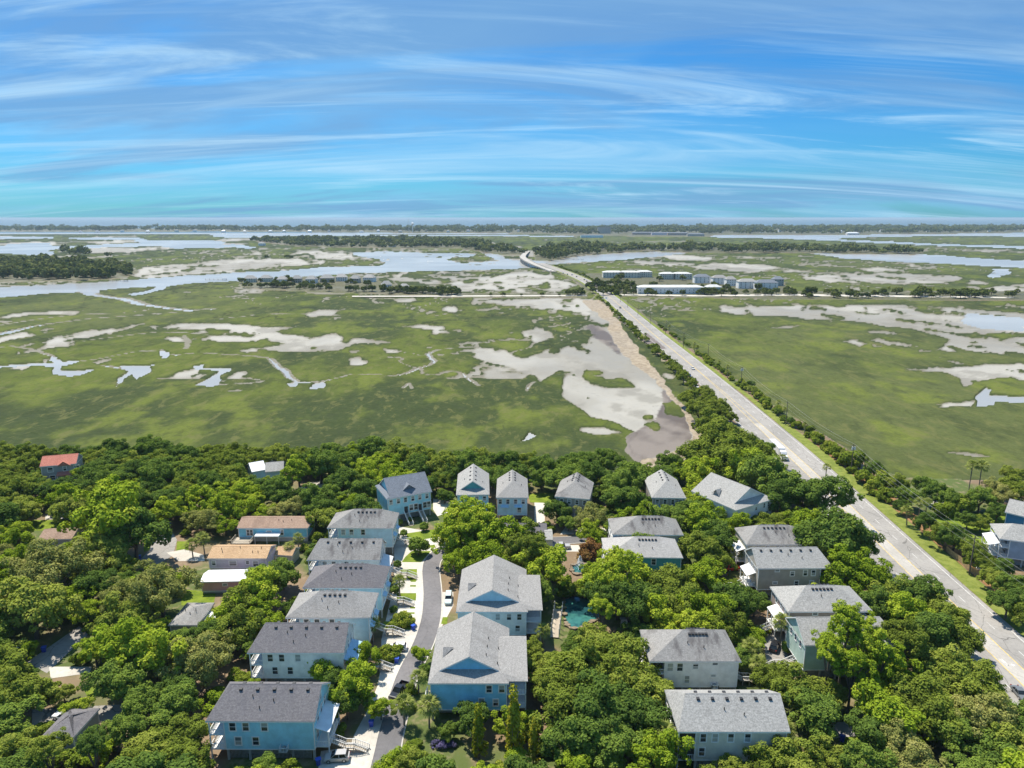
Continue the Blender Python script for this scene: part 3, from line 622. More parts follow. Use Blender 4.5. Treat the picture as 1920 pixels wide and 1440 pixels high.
    for uu, side, ty in ((u1, 1, right), (u0, -1, left)):
        p = [(uu, o, zb), (uu, W - o, zb), (uu, W - o, zt + o * k), (uu, o, zt + o * k)]
        if ty == 'gable' and not (pr if side > 0 else pl):
            p = [(uu, o, zb), (uu, W - o, zb), (uu, W - o, zt + o * k), (uu, V, zr - .17), (uu, o, zt + o * k)]
        wb_.q(*(p if side > 0 else p[::-1]))
    wb_.q((u0, o, zb), (u0, W - o, zb), (u1, W - o, zb), (u1, o, zb))
    wb_.build('wall', wm, root)
    cb = MB()
    for uu, vv in ((u0, o), (u1, o), (u0, W - o), (u1, W - o)):
        cb.box(uu - .09, vv - .09, zb - .05, uu + .09, vv + .09, zt + .05)
    cb.box(u0, o - .05, zb - .18, u1, o - .006, zb + .04); cb.box(u0, W - o + .006, zb - .18, u1, W - o + .05, zb + .04); cb.box(u0 - .05, o, zb - .18, u0 - .006, W - o, zb + .04); cb.box(u1 + .006, o, zb - .18, u1 + .05, W - o, zb + .04)
    cb.build('corner_board', m_trim, root)
    for ty, uu, sgn, oo in ((right, L - sk, 1, 1), (left, sk, -1, -1)):
        if ty == 'dutch':
            g = MB(); p = [(uu, v1 + .12, ze + sz - .1), (uu, W - v1 - .12, ze + sz - .1), (uu, V, zr - .14)]; g.q(*(p if sgn > 0 else p[::-1])); g.build('gable', gm, root)
            gt = MB(); ux = uu + sgn * .46
            for ya, yb in ((v1, V), (W - v1, V)): gt.q((ux, ya, ze + sz - .3), (ux, yb, zr - .3), (ux, yb, zr), (ux, ya, ze + sz))
            gt.build('rake_board', m_trim, ro)
    if zb > .6:
        bb = MB()
        if base == 'posts':
            nx = max(3, int((u1 - u0) / 3.4))
            for i in range(nx + 1):
                for vv in (o + .25, W - o - .25):
                    xx = u0 + .25 + (u1 - u0 - .5) * i / nx; link('foundation_post', PIER, root, (xx, vv, 0), 0, (1, 1, zb - .19))
            lt = MB()
            for i in range(nx):
                xa = u0 + .25 + (u1 - u0 - .5) * i / nx + .22; xb = u0 + .25 + (u1 - u0 - .5) * (i + 1) / nx - .22
                nsl = int((xb - xa) / .24)
                for j in range(nsl): lt.box(xa + j * .24, o + .2, .35, xa + j * .24 + .11, o + .26, zb - .2)
            lt.build('lattice', m_lattice, root)
            co = MB(); co.box(u0 + 2.2, o + 1.6, 0, u1 - 2.2, W - o - .8, zb - .19); co.build('storage_wall', m_lattice, root)
        else:
            bb.box(u0 + .06, o + .06, 0, u1 - .06, W - o - .06, zb - .181); bb.build('foundation', base if not isinstance(base, str) else m_conw, root)
    # --- two-storey porch under the roof at either end
    for side, pd in (('left', pl), ('right', pr)):
        if not pd: continue
        xa, xb = (o * .4, u0) if side == 'left' else (u1, L - o * .4)
        pm_ = MB(); rl = MB(); xe = xa if side == 'left' else xb
        lev = [zb] + ([zb + 3.0] if ze - zb > 4.5 else [])
        for zz in lev: pm_.box(min(xa, xb), o, zz - .2, max(xa, xb), W - o, zz)
        for vv in (o + .12, W / 2, W - o - .12): pm_.box(xe - .1 + (.11 if side == 'left' else -.11), vv - .1, 0, xe + .1 + (.11 if side == 'left' else -.11), vv + .1, ze - .17)
        pm_.box(min(xa, xb), o, ze - .42, max(xa, xb), o + .16, ze - .17); pm_.build('porch', SID[pcol] if pcol else m_trim, root)
        xi = xe + (.12 if side == 'left' else -.12)
        for zz in lev:
            rails(rl, (xi, o + .12, zz), (xi, W - o - .12, zz)); rails(rl, (xa + .1, o + .12, zz), (xb - .1, o + .12, zz))
        rl.build('railing', m_trim, root)
        scn = MB(); ui = (u0 - .02) if side == 'left' else (u1 + .02)
        for zz in lev: scn.box(min(ui, ui), W * .25, zz + .02, ui + .012 * (-1 if side == 'left' else 1), W * .5, zz + 2.2)
        scn.build('porch_door', m_glass, root)
    add_windows(root, wins, o, L, W, u0, u1)
    # --- roof vents
    if vents:
        for i in range(vents):
            uu = a0 + .8 + (a1 - a0 - 1.6) * (i + .5) / vents if vents > 1 else (a0 + a1) / 2
            vv = V - .9; link('roof_vent', VENT, ro, (uu, vv, zr - .9 * k)); link('roof_vent', VENT, ro, (uu, W - vv, zr - .9 * k))
    for uu, vv in pipes:
        link('vent_pipe', PIPE, ro, (uu, vv, ze + min(vv, W - vv) * k))
    # --- registry for placement of trees and labels
    ca, sa = math.cos(ang), math.sin(ang)
    T = lambda x, y, z: (org[0] + x * ca - y * sa, org[1] + x * sa + y * ca, z)
    pts = [T(x, y, ze) for x, y in ((0, 0), (L, 0), (L, W), (0, W))] + [T(a0, V, zr), T(a1, V, zr)]
    low = [T(x, y, zclear) for x, y in ((u0, 0), (u1, 0))]
    HULLS.append(([PJ(*p)[:2] for p in pts + low], min(p[1] for p in pts)))
    FOOT.append([T(x, y, 0)[:2] for x, y in ((-.5, -.5), (L + .5, -.5), (L + .5, W + .5), (-.5, W + .5))])
    if mark: LAND_MARKS.append((mark, T(L / 2, V, 0)))
    root['_L'] = L; root['_W'] = W
    return root
def from_eave(a, b, ze):
    A, B = U(*a, ze), U(*b, ze); return A[:2], math.atan2(B[1] - A[1], B[0] - A[0]), math.hypot(B[0] - A[0], B[1] - A[1])
def stairs(root, x0, y, z0, run, wdt, dirx=1, land=1.6, col=None):
    """white outdoor stair: flight from the porch down to a landing, second flight to the ground; runs along local x"""
    d = dirx; st_ = MB(); zm = z0 * .5; n = 7
    for i in range(n):
        xa = x0 + d * run * .42 * i / n; xb = x0 + d * run * .42 * (i + 1) / n; zz = z0 + (zm - z0) * (i + 1) / n
        st_.box(min(xa, xb), y, zz - .08, max(xa, xb), y + wdt, zz)
    l0 = x0 + d * run * .42; l1 = l0 + d * land
    st_.box(min(l0, l1), y - .05, zm - .16, max(l0, l1), y + wdt + .05, zm - .02)
    for i in range(n):
        xa = l1 + d * run * .42 * i / n; xb = l1 + d * run * .42 * (i + 1) / n; zz = zm + (.1 - zm) * (i + 1) / n
        st_.box(min(xa, xb), y, zz - .08, max(xa, xb), y + wdt, zz)
    for xx in (l0 + d * .1, l1 - d * .1):
        for yy in (y + .05, y + wdt - .05): st_.box(xx - .08, yy - .08, 0, xx + .08, yy + .08, zm - .17)
    for yy in (y, y + wdt):
        rl = MB(); rails(rl, (x0, yy, z0), (l0, yy, zm)); rails(rl, (l0, yy, zm), (l1, yy, zm)); rails(rl, (l1, yy, zm), (l1 + d * run * .42, yy, .1)); rl.build('stair_railing', m_trim, root)
    st_.build('steps', m_wood, root)
def front_porch(root, xw, y0, y1, zf, roofcol, d=1, depth=2.6, floors=(2.4,), ztop=5.4):
    """shed roof over an entry porch on the street front (local x = xw), posts and railing"""
    b = MB(); x1 = xw + d * depth
    b.q((xw, y0, ztop + .9), (x1, y0, ztop), (x1, y1, ztop), (xw, y1, ztop + .9)); b.q((xw, y0, ztop + .75), (xw, y1, ztop + .75), (x1, y1, ztop - .15), (x1, y0, ztop - .15))
    b.q((x1, y0, ztop - .15), (x1, y1, ztop - .15), (x1, y1, ztop), (x1, y0, ztop)); b.q((xw, y0, ztop + .75), (x1, y0, ztop - .15), (x1, y0, ztop), (xw, y0, ztop + .9)); b.q((xw, y1, ztop + .75), (xw, y1, ztop + .9), (x1, y1, ztop), (x1, y1, ztop - .15))
    b.build('porch_roof', roofcol, root)
    p = MB(); rl = MB()
    for yy in (y0 + .15, (y0 + y1) / 2, y1 - .15): p.box(x1 - d * .25 - .1, yy - .1, 0, x1 - d * .25 + .1, yy + .1, ztop - .12)
    xs = sorted((xw, x1 - d * .1)); p.box(xs[0], y0, zf - .22, xs[1], y1, zf - .01)
    p.build('entry_porch', m_trim, root); rails(rl, (x1 - d * .25, y0 + .15, zf), (x1 - d * .25, y1 - 1.6, zf)); rails(rl, (xw, y0 + .15, zf), (x1 - d * .25, y0 + .15, zf)); rl.build('porch_railing', m_trim, root)
def awning(root, xw, y0, y1, z, d=1, m=None):
    b = MB(); x1 = xw + d * .9
    b.q((xw, y0, z + .7), (x1, y0, z), (x1, y1, z), (xw, y1, z + .7)); b.q((xw, y0, z + .7), (xw, y0, z - .05), (x1, y0, z)); b.q((xw, y1, z + .7), (x1, y1, z), (xw, y1, z - .05)); b.q((xw, y0, z - .05), (xw, y1, z - .05), (x1, y1, z), (x1, y0, z))
    b.build('awning', m or m_bluemetal, root)
def condenser(root, x, y, z):
    b = MB(); b.box(x - .5, y - 1.1, z - .15, x + .9, y, z); b.box(x - .05, y - .75, z, x + .5, y - .2, z + .7); b.build('air_conditioner', m_lattice, root)
    r_ = MB(); rails(r_, (x - .5, y - 1.1, z), (x + .9, y - 1.1, z), .9, 5); rails(r_, (x - .5, y - 1.1, z), (x - .5, y, z), .9, 4); rails(r_, (x + .9, y - 1.1, z), (x + .9, y, z), .9, 4); r_.build('condenser_railing', m_trim, root)
F1, F2 = 3.3, 6.3                       # sill heights of the two storeys
def sideW(xs1, xs2, w_=1.05, h_=1.6): return [('S', x, F2, w_, h_) for x in xs2] + [('S', x, F1, w_, h_) for x in xs1]
EV = 8.6
# left row of the lane, nearest first
DW = 11.0
row = [ # label, near eave pixels, wall, roof, left end, right end, hips, mark, roof depth
 ('sky blue house with a dark grey roof, nearest the camera at lower left', (385,1352), (590,1353), 'blue', 'dark', 'hip', 'gable', 2.6, 0, 'nearest sky blue house', 11.2),
 ('white house with a dark roof just behind the nearest blue house', (463,1224), (645,1224), 'white', 'dark', 'hip', 'gable', 2.4, 0, 'white dark-roofed house', 11.0),
 ('pale blue house with a light grey hipped roof behind the white dark-roofed house', (535,1158), (694,1158), 'paleblue', 'grey', 'hip', 'hip', 6.6, 5.2, 'pale blue grey-hipped house', 11.0),
 ('pale blue house with a dark hipped roof in the left row', (567,1102), (718,1102), 'paleblue', 'dark', 'hip', 'hip', 7.0, 4.8, 'pale blue dark-hipped house', 11.0),
 ('white house with a weathered brownish gable roof in the left row', (575,1050), (712,1050), 'white', 'stained', 'hip', 'gable', 2.4, 0, 'weathered-roof white house', 10.6),
 ('pale blue house with a grey hipped roof at the far end of the left row', (613,990), (738,990), 'paleblue', 'stained', 'hip', 'hip', 7.0, 4.8, 'last house of the left row', 11.0),
]
for i, (lb, a, b, wl, rf, le, re_, hl_, hr_, mk, W_) in enumerate(row):
    org, ang, L = from_eave(a, b, EV)
    wins = sideW((5.4, 8.6), (4.6, 7.0, 10.4)) + [('E', 3.2, F2, .9, 1.5), ('E', 5.6, F2, .9, 1.5), ('E', 8.0, F2, .9, 1.5), ('E', 2.6, F1, .9, 1.6), ('E', 8.6, F1, .9, 1.6)]
    if re_ == 'gable': wins.append(('E', W_ / 2, 9.0, .8, 1.2))
    h = house(lb, org, ang, L, W_, EV, 12.25, wl, rf, left=le, right=re_, hl=hl_, hr=hr_ or None, porch=dict(left=2.6), wins=wins, vents=5, pipes=((7.5, 3.6), (11.5, 3.0), (9.2, 1.9)), mark=mk, zclear=.2 if i < 2 else 5.0)
    m_pr = m_metalroof if i in (0, 4) else m_bluemetal
    if i in (0, 1, 4): front_porch(h, L - .45, 1.2, W_ - 2.2, 2.4, m_pr)
    else: awning(h, L - .44, 1.6, 3.6, 5.3); awning(h, L - .44, W_ - 4.6, W_ - 2.6, 5.3)
    stairs(h, L + (2.0 if i in (0, 1, 4) else -.3), W_ * .52 if i else W_ * .2, 2.4, 6.2, 1.25)
    if i == 0: condenser(h, 13.6, .44, 2.6); 
# two wide houses right of the lane with big front gables
def gabled(label, x0, x1, xw, y0, y1, zr, gable, wall, roof, mark, wins):
    # ridge runs away from the camera: local u = +Y
    W_ = x1 - x0; L = y1 - y0
    h = house(label, (x1, y0), R(90), L, W_, EV, zr, wall, roof, left='dutch', right='gable', gable=gable, wins=wins, mark=mark, pipes=((5.5, 4.6), (8.5, 4.5), (11.5, 4.3), (4.4, 2.3), (9.5, 2.2)), skirt=(3.0, 1.05), zclear=2.4)
    # lower hipped wing on the right flank (local v < 0), carried on a two-storey porch
    b = MB(); v0 = -(xw - x1); zz = EV + .02; k = (zr - EV) / (W_ / 2); e = [(0.6, v0, zz), (L - 3, v0, zz), (L - 5.5, 2.2, EV + 2.2 * k + .06), (4.6, 2.2, EV + 2.2 * k + .06)]
    b.q(*e[::-1]); b.q((0.6, v0, zz), (4.6, 2.2, EV + 2.2 * k + .06), (2.2, 1.4, EV + 1.4 * k + .03), (0.6, .0, zz)); b.q((L - 3, v0, zz), (L - 3, 0, zz), (L - 4.2, 1.4, EV + 1.4 * k + .03), (L - 5.5, 2.2, EV + 2.2 * k + .06))
    b.q((.6, 0, zz - .16), (.6, v0, zz - .16), (.6, v0, zz), (.6, 0, zz)); b.q((.6, v0, zz - .16), (L - 3, v0, zz - .16), (L - 3, v0, zz), (.6, v0, zz)); b.q((.6, v0, zz - .17), (.6, .4, zz - .17), (L - 3, .4, zz - .17), (L - 3, v0, zz - .17))
    b.build('wing_roof', ROOF[roof], h)
    p = MB(); rl = MB(); va = v0 + .3
    for zz_ in (2.4, 5.4): p.box(1.1, va, zz_ - .2, L - 3.4, .45, zz_)
    for uu in (1.2, 4.8, 8.4, L - 3.5): p.box(uu - .1, va, 0, uu + .1, va + .2, EV - .15)
    p.build('porch', m_trim, h)
    for zz_ in (2.4, 5.4): rails(rl, (1.2, va + .1, zz_), (L - 3.5, va + .1, zz_)); rails(rl, (1.2, va + .1, zz_), (1.2, .4, zz_))
    rl.build('railing', m_trim, h)
    dk = MB()
    for zz_ in (2.45, 5.45): dk.box(1.6, .36, zz_, L - 4, .43, zz_ + 2.6)
    dk.build('porch_screen', m_dark, h)
    # small triangular dormer on the left slope
    d = MB(); uu = L * .42; vv = W_ - 2.6; zd = EV + 2.6 * k
    d.q((uu - 1.3, vv, zd), (uu + 1.3, vv, zd), (uu, vv + .05, zd + 1.15)); d.q((uu - 1.5, vv + .3, zd - .1), (uu, vv + .3, zd + 1.3), (uu, vv - 1.9, zd + 1.3)); d.q((uu + 1.5, vv + .3, zd - .1), (uu, vv - 1.9, zd + 1.3), (uu, vv + .3, zd + 1.3))
    d.build('dormer', ROOF[roof], h)
    return h
gabled('white house with a wide pale gable behind the vivid blue gabled house', -12.9, 3.7, 7.1, 147.2, 167.5, 12.7, 'paleblue', 'white', 'grey', 'pale-gabled white house', [('W', 4.4, F2, .95, 1.45), ('W', 7.0, F2, .95, 1.45), ('W', 2.0, F2, .95, 1.45), ('W', 2.4, F1, .95, 1.5), ('W', 6.0, F1, .95, 1.5)])
hb = gabled('vivid blue house with a big shaded front gable beside the lane', -16.4, -.6, 3.1, 121.4, 140.5, 12.7, 'deepblue', 'deepblue', 'grey', 'vivid blue gabled house', [('W', 1.4, F2, 1.0, 1.45), ('W', 3.9, F2, 1.0, 1.45), ('W', 5.4, F1, .95, 1.6), ('W', 14.6, F1, .95, 1.6), ('W', 2.6, F1, .9, 1.4)])
stairs(hb, 3.0, 15.9, 2.4, 5.6, 1.2)
b = MB(); b.box(.2, 6.6, .0, .45, 6.8, 2.3); b.box(.2, 9.0, 0, .45, 9.2, 2.3); b.box(-1.1, 6.5, 2.3, .44, 9.3, 3.0); b.build('equipment_box', m_trim, hb)
# back row facing the lane: ridges run away from the camera
def backrow(label, a, b, zr, D, wall, roof, front, mark, wins, gable=None, hipl=5.5, vents=4):
    org, ang, L = from_eave(a, b, EV); B = U(*b, EV)
    return house(label, (B[0], B[1]), ang + R(90), D, L, EV, zr, wall, roof, left=front, right='gable', hl=hipl, gable=gable, wins=wins, vents=vents, pipes=((7, 2.2), (9, 8.4)), mark=mark, zclear=6.0)
four = [('W', v, F2, .95, 1.45) for v in (1.7, 4.2, 6.7, 9.2)]
h9 = backrow('light blue house with a teal front gable in the back row', (855,928), (918,927), 12.4, 19.5, 'blue', 'light', 'dutch', 'teal-gabled house', four, gable='teal')
h10 = backrow('pale blue house with a grey hipped front in the back row', (930,933), (991,933), 12.0, 17, 'paleblue', 'grey', 'hip', 'pale blue back-row house', four + [('W', 3.0, F1, 1.1, 1.7)], hipl=6.2)
h11 = backrow('taupe house with a dark grey hipped roof in the back row', (1040,931), (1106,936), 12.0, 15, 'taupe', 'stained', 'hip', 'taupe back-row house', four, hipl=6.2)
h12 = backrow('brown-grey house with white window bays in the back row', (1222,933), (1287,934), 12.2, 17, 'taupe', 'light', 'hip', 'brown-grey bay-windowed house', four + [('W', 2.2, F1 - .5, 1.5, 2.1), ('W', 8.6, F1 - .5, 1.5, 2.1)], hipl=6.0)
for hh in (h9, h10): awning(hh, .44, 2.0, 4.6, 5.3, -1); awning(hh, .44, 6.4, 9.0, 5.3, -1)
for v0_ in (1.2, 7.6): awning(h12, .44, v0_, v0_ + 2.1, 5.1, -1, SID['navy'])
for hh in (h10, h11, h12): stairs(hh, -.2, 4.8, 2.4, 5.4, 1.5, -1)
# steep blue house turned to the lane
org, ang, L = from_eave((725,936), (810,921), EV)
h8 = house('long blue house with a steep slate roof and small dormer', org, ang, L, 13.5, EV, 13.3, 'blue', 'slate', left='dutch', right='gable', skirt=(1.6, .8), wins=[('S', x, F2, .95, 1.5) for x in (1.5, 4.0, 6.4, 8.9, 11.3, 13.8)] + [('S', x, F1 - .2, 1.2, 1.9) for x in (8.3, 9.9, 13.0, 14.4)], mark='slate-roofed blue house', zclear=2.6)
d = MB(); d.q((6.2, 2.2, 9.95), (10.2, 2.2, 9.95), (8.2, 2.15, 11.5)); d.q((5.8, 1.7, 9.7), (8.2, 1.7, 11.6), (8.2, 5.0, 11.6)); d.q((10.6, 1.7, 9.7), (8.2, 5.0, 11.6), (8.2, 1.7, 11.6)); d.build('dormer', ROOF['slate'], h8)
for xx in (5.8, 10.6):
    st_ = MB()
    for i in range(12): st_.box(xx, .3 - .42 * (i + 1), 2.4 - .2 * (i + 1), xx + 1.4, .3 - .42 * i, 2.48 - .2 * (i + 1))
    for x_ in (xx, xx + 1.4): rl = MB(); rails(rl, (x_, .3, 2.4), (x_, -4.7, .05)); rl.build('stair_railing', m_trim, h8)
    st_.build('steps', m_wood, h8)
    pd = MB(); pd.box(xx + .1, .40, 2.45, xx + 1.3, .443, 4.7); pd.build('door', m_dark, h8)
awning(h8, L - .44, 2, 4, 5.2)
# white corner house near the causeway: two roofs at right angles
A = U(1380, 957, EV); B = U(1452, 935, EV)
ang = math.atan2(B[1] - A[1], B[0] - A[0]); Lc = math.hypot(B[0] - A[0], B[1] - A[1])
h13 = house('white house with a steep side gable beside the causeway', (B[0], B[1]), ang + R(90), 19, Lc, EV, 13.4, 'white', 'light', left='dutch', right='gable', skirt=(2.8, 1.1), wins=[('W', 2.2, F2, .7, 1.5), ('W', 4.2, F2, .7, 1.5), ('W', 8, F2, .7, .9), ('W', 2.6, F1, .7, 1.5), ('W', 6.0, F1, .7, 1.5)], mark='white causeway house', zclear=4.0, hl=3)
d = MB(); d.q((9.0, Lc - 2.2, 10.0), (11.4, Lc - 2.2, 10.0), (10.2, Lc - 2.2, 11.4)); d.q((8.6, Lc - 1.8, 9.8), (10.2, Lc - 1.8, 11.6), (10.2, Lc - 4.5, 11.6)); d.q((11.8, Lc - 1.8, 9.8), (10.2, Lc - 4.5, 11.6), (10.2, Lc - 1.8, 11.6)); d.build('dormer', ROOF['light'], h13)
# right group
def flank(label, a, b, zr, W_, wall, roof, side, mark, left, right, hl_, hr_, wins, zclear=4.0, vents=6, **kw):
    org, ang, L = from_eave(a, b, EV)
    h = house(label, org, ang, L, W_, EV, zr, wall, roof, left=left, right=right, hl=hl_, hr=hr_, porch={side: 2.8}, wins=wins, vents=vents, pipes=((L * .45, 3.2), (L * .62, 2.4)), mark=mark, zclear=zclear, **kw)
    return h, L
h14, _ = flank('house with a stained grey hipped roof behind the teal-walled house', (1148,1002), (1282,1003), 12.0, 11, 'taupe', 'stained', 'left', 'stained-roofed house', 'hip', 'hip', 8.0, 5.2, sideW((9,), (6, 9, 13)), 7.6)
h15, _ = flank('dark teal house with a warm grey hipped roof behind the trees', (1135,1044), (1281,1046), 11.9, 11.5, 'teal', 'warm', 'left', 'dark teal house', 'hip', 'hip', 8.4, 5.4, sideW((9,), (6, 9, 13)), 8.4)
h16, _ = flank('cream house with a dark stained hipped roof near the causeway', (1400,1021), (1536,1021), 12.0, 11, 'cream', 'stained', 'right', 'cream house', 'hip', 'hip', 4.8, 7.0, sideW((9,), (6, 10)), 7.6)
h17, L17 = flank('taupe house with a plain light grey roof and rear balconies', (1421,1066), (1564,1065), 12.0, 10.6, 'taupe', 'light', 'right', 'taupe balcony house', 'gable', 'hip', 0, 2.5, [('S', 5.3, 7.5, 1.0, .5), ('S', 9.3, F2, .9, 1.1), ('S', 12.7, F2, .9, 1.45), ('S', 14.8, F2, .9, 1.45), ('S', 5.0, 4.0, 1.0, .5), ('S', 10.6, F1, .9, 1.4), ('S', 14.6, F1, .9, 1.4), ('W', 3, F2, .8, 1.4), ('W', 5.3, F2, .8, 1.4), ('W', 7.6, F2, .8, 1.4)], 3.4)
h18, _ = flank('mauve-brown house with a light grey hipped roof', (1478,1147), (1637,1146), 12.1, 11.5, 'mauve', 'light', 'right', 'mauve-brown house', 'hip', 'hip', 6.2, 6.6, [('S', 6.5, 7.5, 1.0, .55), ('W', 2.5, F2, .8, 1.5), ('W', 5, F2, .8, 1.5), ('W', 8, F2, .8, 1.5)], 4.5)
h19, _ = flank('sage green house with a pale roof half hidden by bright trees', (1509,1210), (1697,1209), 12.0, 11.0, 'sage', 'light', 'right', 'sage green house', 'gable', 'hip', 0, 3.0, [('W', 3, F2, .8, 1.5), ('W', 5.5, F2, .8, 1.5), ('W', 8, F2, .8, 1.5)], 8.0, vents=0)
for hh in (h16, h17, h18): front_porch(hh, .45, 2.2, 7.5, 2.4, m_metalroof, -1, 2.4); stairs(hh, -2.2, 3.2, 2.4, 5.5, 1.3, -1)
stairs(h19, -.2, 3.0, 2.4, 6, 1.4, -1)
h20, _ = flank('off-white house with a dark-streaked hipped roof beside the big oak', (1218,1240), (1390,1240), 12.3, 11.5, 'white', 'stained', 'left', 'off-white streaked-roof house', 'hip', 'hip', 8.0, 5.0, [('S', 4.4, F2 - .2, 1.1, 1.7), ('S', 6.4, F2 - .2, 1.1, 1.7), ('S', 9.6, F2 + .3, 1.0, 1.0), ('S', 13.6, 7.5, 1.0, .45), ('S', 8.0, F1, .9, 1.6), ('S', 13.4, 4.8, .9, .4)], 1.6)
condenser(h20, 13.4, .44, 2.6); stairs(h20, 18.5, 4.0, 2.4, 5.5, 1.3)
h21, _ = flank('beige house with a pale speckled roof and dark screened porches', (1272,1372), (1482,1372), 12.1, 11.5, 'beige', 'light', 'left', 'beige house', 'hip', 'gable', 2.4, 0, [('S', 4.6, F2 - .1, .95, 1.6), ('S', 6.7, F2 - .1, .95, 1.6), ('S', 4.5, F1, .95, 1.6), ('S', 9.5, F2 - .1, .95, 1.6), ('S', 12.5, F2 - .1, .95, 1.6)], 1.2)
s_ = MB(); s_.box(.5, .9, 2.45, .56, 10.6, 5.1); s_.box(.5, .9, 5.45, .56, 10.6, 8.2); s_.box(.5, .62, 5.5, 2.9, .66, 8.2); s_.box(.5, .62, 2.5, 2.9, .66, 5.1); s_.build('porch_screen', m_dark, h21)
# pump house / pool house
org, ang, L = from_eave((940,1000), (1026,1000), 3.4)
house('low grey-roofed pool house behind the bright trees', org, ang, L, 7, 3.4, 5.2, 'grey', 'dark', zb=0, left='gable', right='gable', o=.4, mark='low pool house', zclear=3.2, vents=4)
org, ang, L = from_eave((1022,1012), (1037,1012), 3.6)
house('small white shed with a pale roof beside the low pool house', org, ang, L, 7.5, 3.6, 4.6, 'white', 'light', zb=0, left='gable', right='gable', o=.2, zclear=3.2, name='shed', cat='shed')
# ------------------------------------------------------------------ older houses on the left
def cottage(label, a, b, ze, zr, W_, wall, roof, mark, wins=(), zb=.6, left='gable', right='gable', zclear=1.0, name='house', cat='house', o=.35, base='block', **kw):
    org, ang, L = from_eave(a, b, ze); return house(label, org, ang, L, W_, ze, zr, wall, roof, zb=zb, left=left, right=right, wins=wins, mark=mark, zclear=zclear, o=o, base=base, name=name, cat=cat, **kw), L
ha, L = cottage('long turquoise cottage with a faded brown roof and wooden deck', (444,990), (577,990), 4.6, 6.3, 9.0, 'aqua', 'brown', 'turquoise cottage', [('S', 3.2, 2.0, .8, 1.8), ('S', 4.2, 2.0, .8, 1.8), ('S', 9.6, 2.6, 1.4, .8), ('S', 13.6, 2.2, .8, 1.6)], zb=1.5, left='gable', right='hip', hr=4, pipes=((12, 3), (13.5, 2.5), (16, 3)))
dk = MB(); dk.box(-.6, -4.2, 1.2, 5.2, .3, 1.4)
for xx in (-.4, 2.3, 5.0): dk.box(xx - .08, -4.1, 0, xx + .08, -3.9, 1.2)
dk.build('deck', m_wood, ha); rl = MB(); rails(rl, (-.6, -4.2, 1.4), (5.2, -4.2, 1.4)); rails(rl, (5.2, -4.2, 1.4), (5.2, .2, 1.4)); rails(rl, (-.6, -4.2, 1.4), (-.6, .2, 1.4)); rl.build('deck_railing', m_wood, ha)
hbb, L = cottage('pale lavender cottage with a tan roof and grey base panels', (388,1047), (500,1047), 5.2, 6.9, 8.5, 'lavender', 'tan', 'tan-roofed cottage', [('S', 1.6, 3.0, .9, 1.2), ('S', 6.9, 2.9, 1.9, 1.3), ('S', 11, 3.4, .8, .8), ('S', 13.2, 2.6, 1.3, 1.6)], zb=2.2, pipes=((3, 3), (3.6, 2), (8, 3.6), (12, 2), (13.5, 2), (14, 3.4)))
stairs(hbb, 13.8, -1.4, 2.2, 5, 1.1, -1)
hc, L = cottage('long pink trailer with a rusty white metal roof', (374,1091), (468,1089), 3.6, 4.3, 6.5, 'pink', m_metalroof, 'pink trailer', [('S', 6.4, 2.2, 1.0, .5)], zb=.7, zclear=1.2)
cottage('small shed with a tan roof beside the tan-roofed cottage', (514,1040), (548,1042), 3.0, 4.3, 5.5, 'cream', 'tan', None, zb=0, name='shed', cat='shed')
# flat white patio roof
o_ = empty('patio_cover', U(478, 1022, 0)); tag(o_, 'flat white patio roof on posts behind the tan-roofed cottage', 'patio cover')
b = MB(); b.q((0, 0, 2.9), (7.4, 0, 2.9), (7.4, 4.6, 3.2), (0, 4.6, 3.2)); b.q((0, 0, 2.8), (0, 4.6, 3.1), (7.4, 4.6, 3.1), (7.4, 0, 2.8)); b.q((0, 0, 2.8), (7.4, 0, 2.8), (7.4, 0, 2.9), (0, 0, 2.9)); b.build('roof', m_metalroof, o_)
b = MB()
for xx in (.1, 3.7, 7.3):
    for yy in (.1, 4.4): b.box(xx - .06, yy - .06, 0, xx + .06, yy + .06, 2.82)
b.build('post', m_trim, o_)
hr_, L = cottage('grey two-storey house with a red roof among oaks at far left', (74,875), (143,869), 7.0, 9.6, 9.0, 'grey', 'red', 'red-roofed house', [('S', 3.2, 4.5, 1.6, 1.6), ('S', 8.0, 4.5, 1.0, 1.6), ('S', 12.0, 4.5, 1.6, 1.6), ('S', 3.6, 1.4, 1.6, 1.6), ('S', 12.0, 1.4, 1.2, 1.6)], zb=.3, zclear=2.5)
d = MB(); d.q((6.0, -.5, 6.75), (10, -.5, 6.75), (8, -.5, 8.3)); d.q((5.6, -.7, 6.6), (8, -.7, 8.4), (8, 3.5, 8.4)); d.q((10.4, -.7, 6.6), (8, 3.5, 8.4), (8, -.7, 8.4)); d.build('front_gable', ROOF['red'], hr_)
d = MB(); d.q((5.4, -1.8, 3.4), (10.2, -1.8, 3.4), (10.2, .3, 4.3), (5.4, .3, 4.3)); d.box(5.5, -1.7, 3.2, 10.1, -1.5, 3.38); d.build('porch_roof', ROOF['red'], hr_)
d = MB(); d.box(5.6, -1.7, 0, 5.8, -1.5, 3.2); d.box(9.8, -1.7, 0, 10.0, -1.5, 3.2); d.build('porch_post', m_trim, hr_)
cottage('white cottage with a pale metal roof at the marsh edge', (472,885), (500,880), 4.2, 6.4, 9, 'paleblue', m_metalroof, 'white-roofed cottage', zb=.5, zclear=3.6)
cottage('cottage with a light grey roof at the marsh edge', (497,885), (532,882), 4.4, 6.6, 9, 'paleblue', 'light', None, zb=.5, zclear=3.6)
cottage('long brown-roofed cottage under the oaks at far left', (70,1012), (135,1010), 3.6, 5.2, 8, 'grey', 'brown', 'brown-roofed cottage', zb=.4, zclear=3.4)
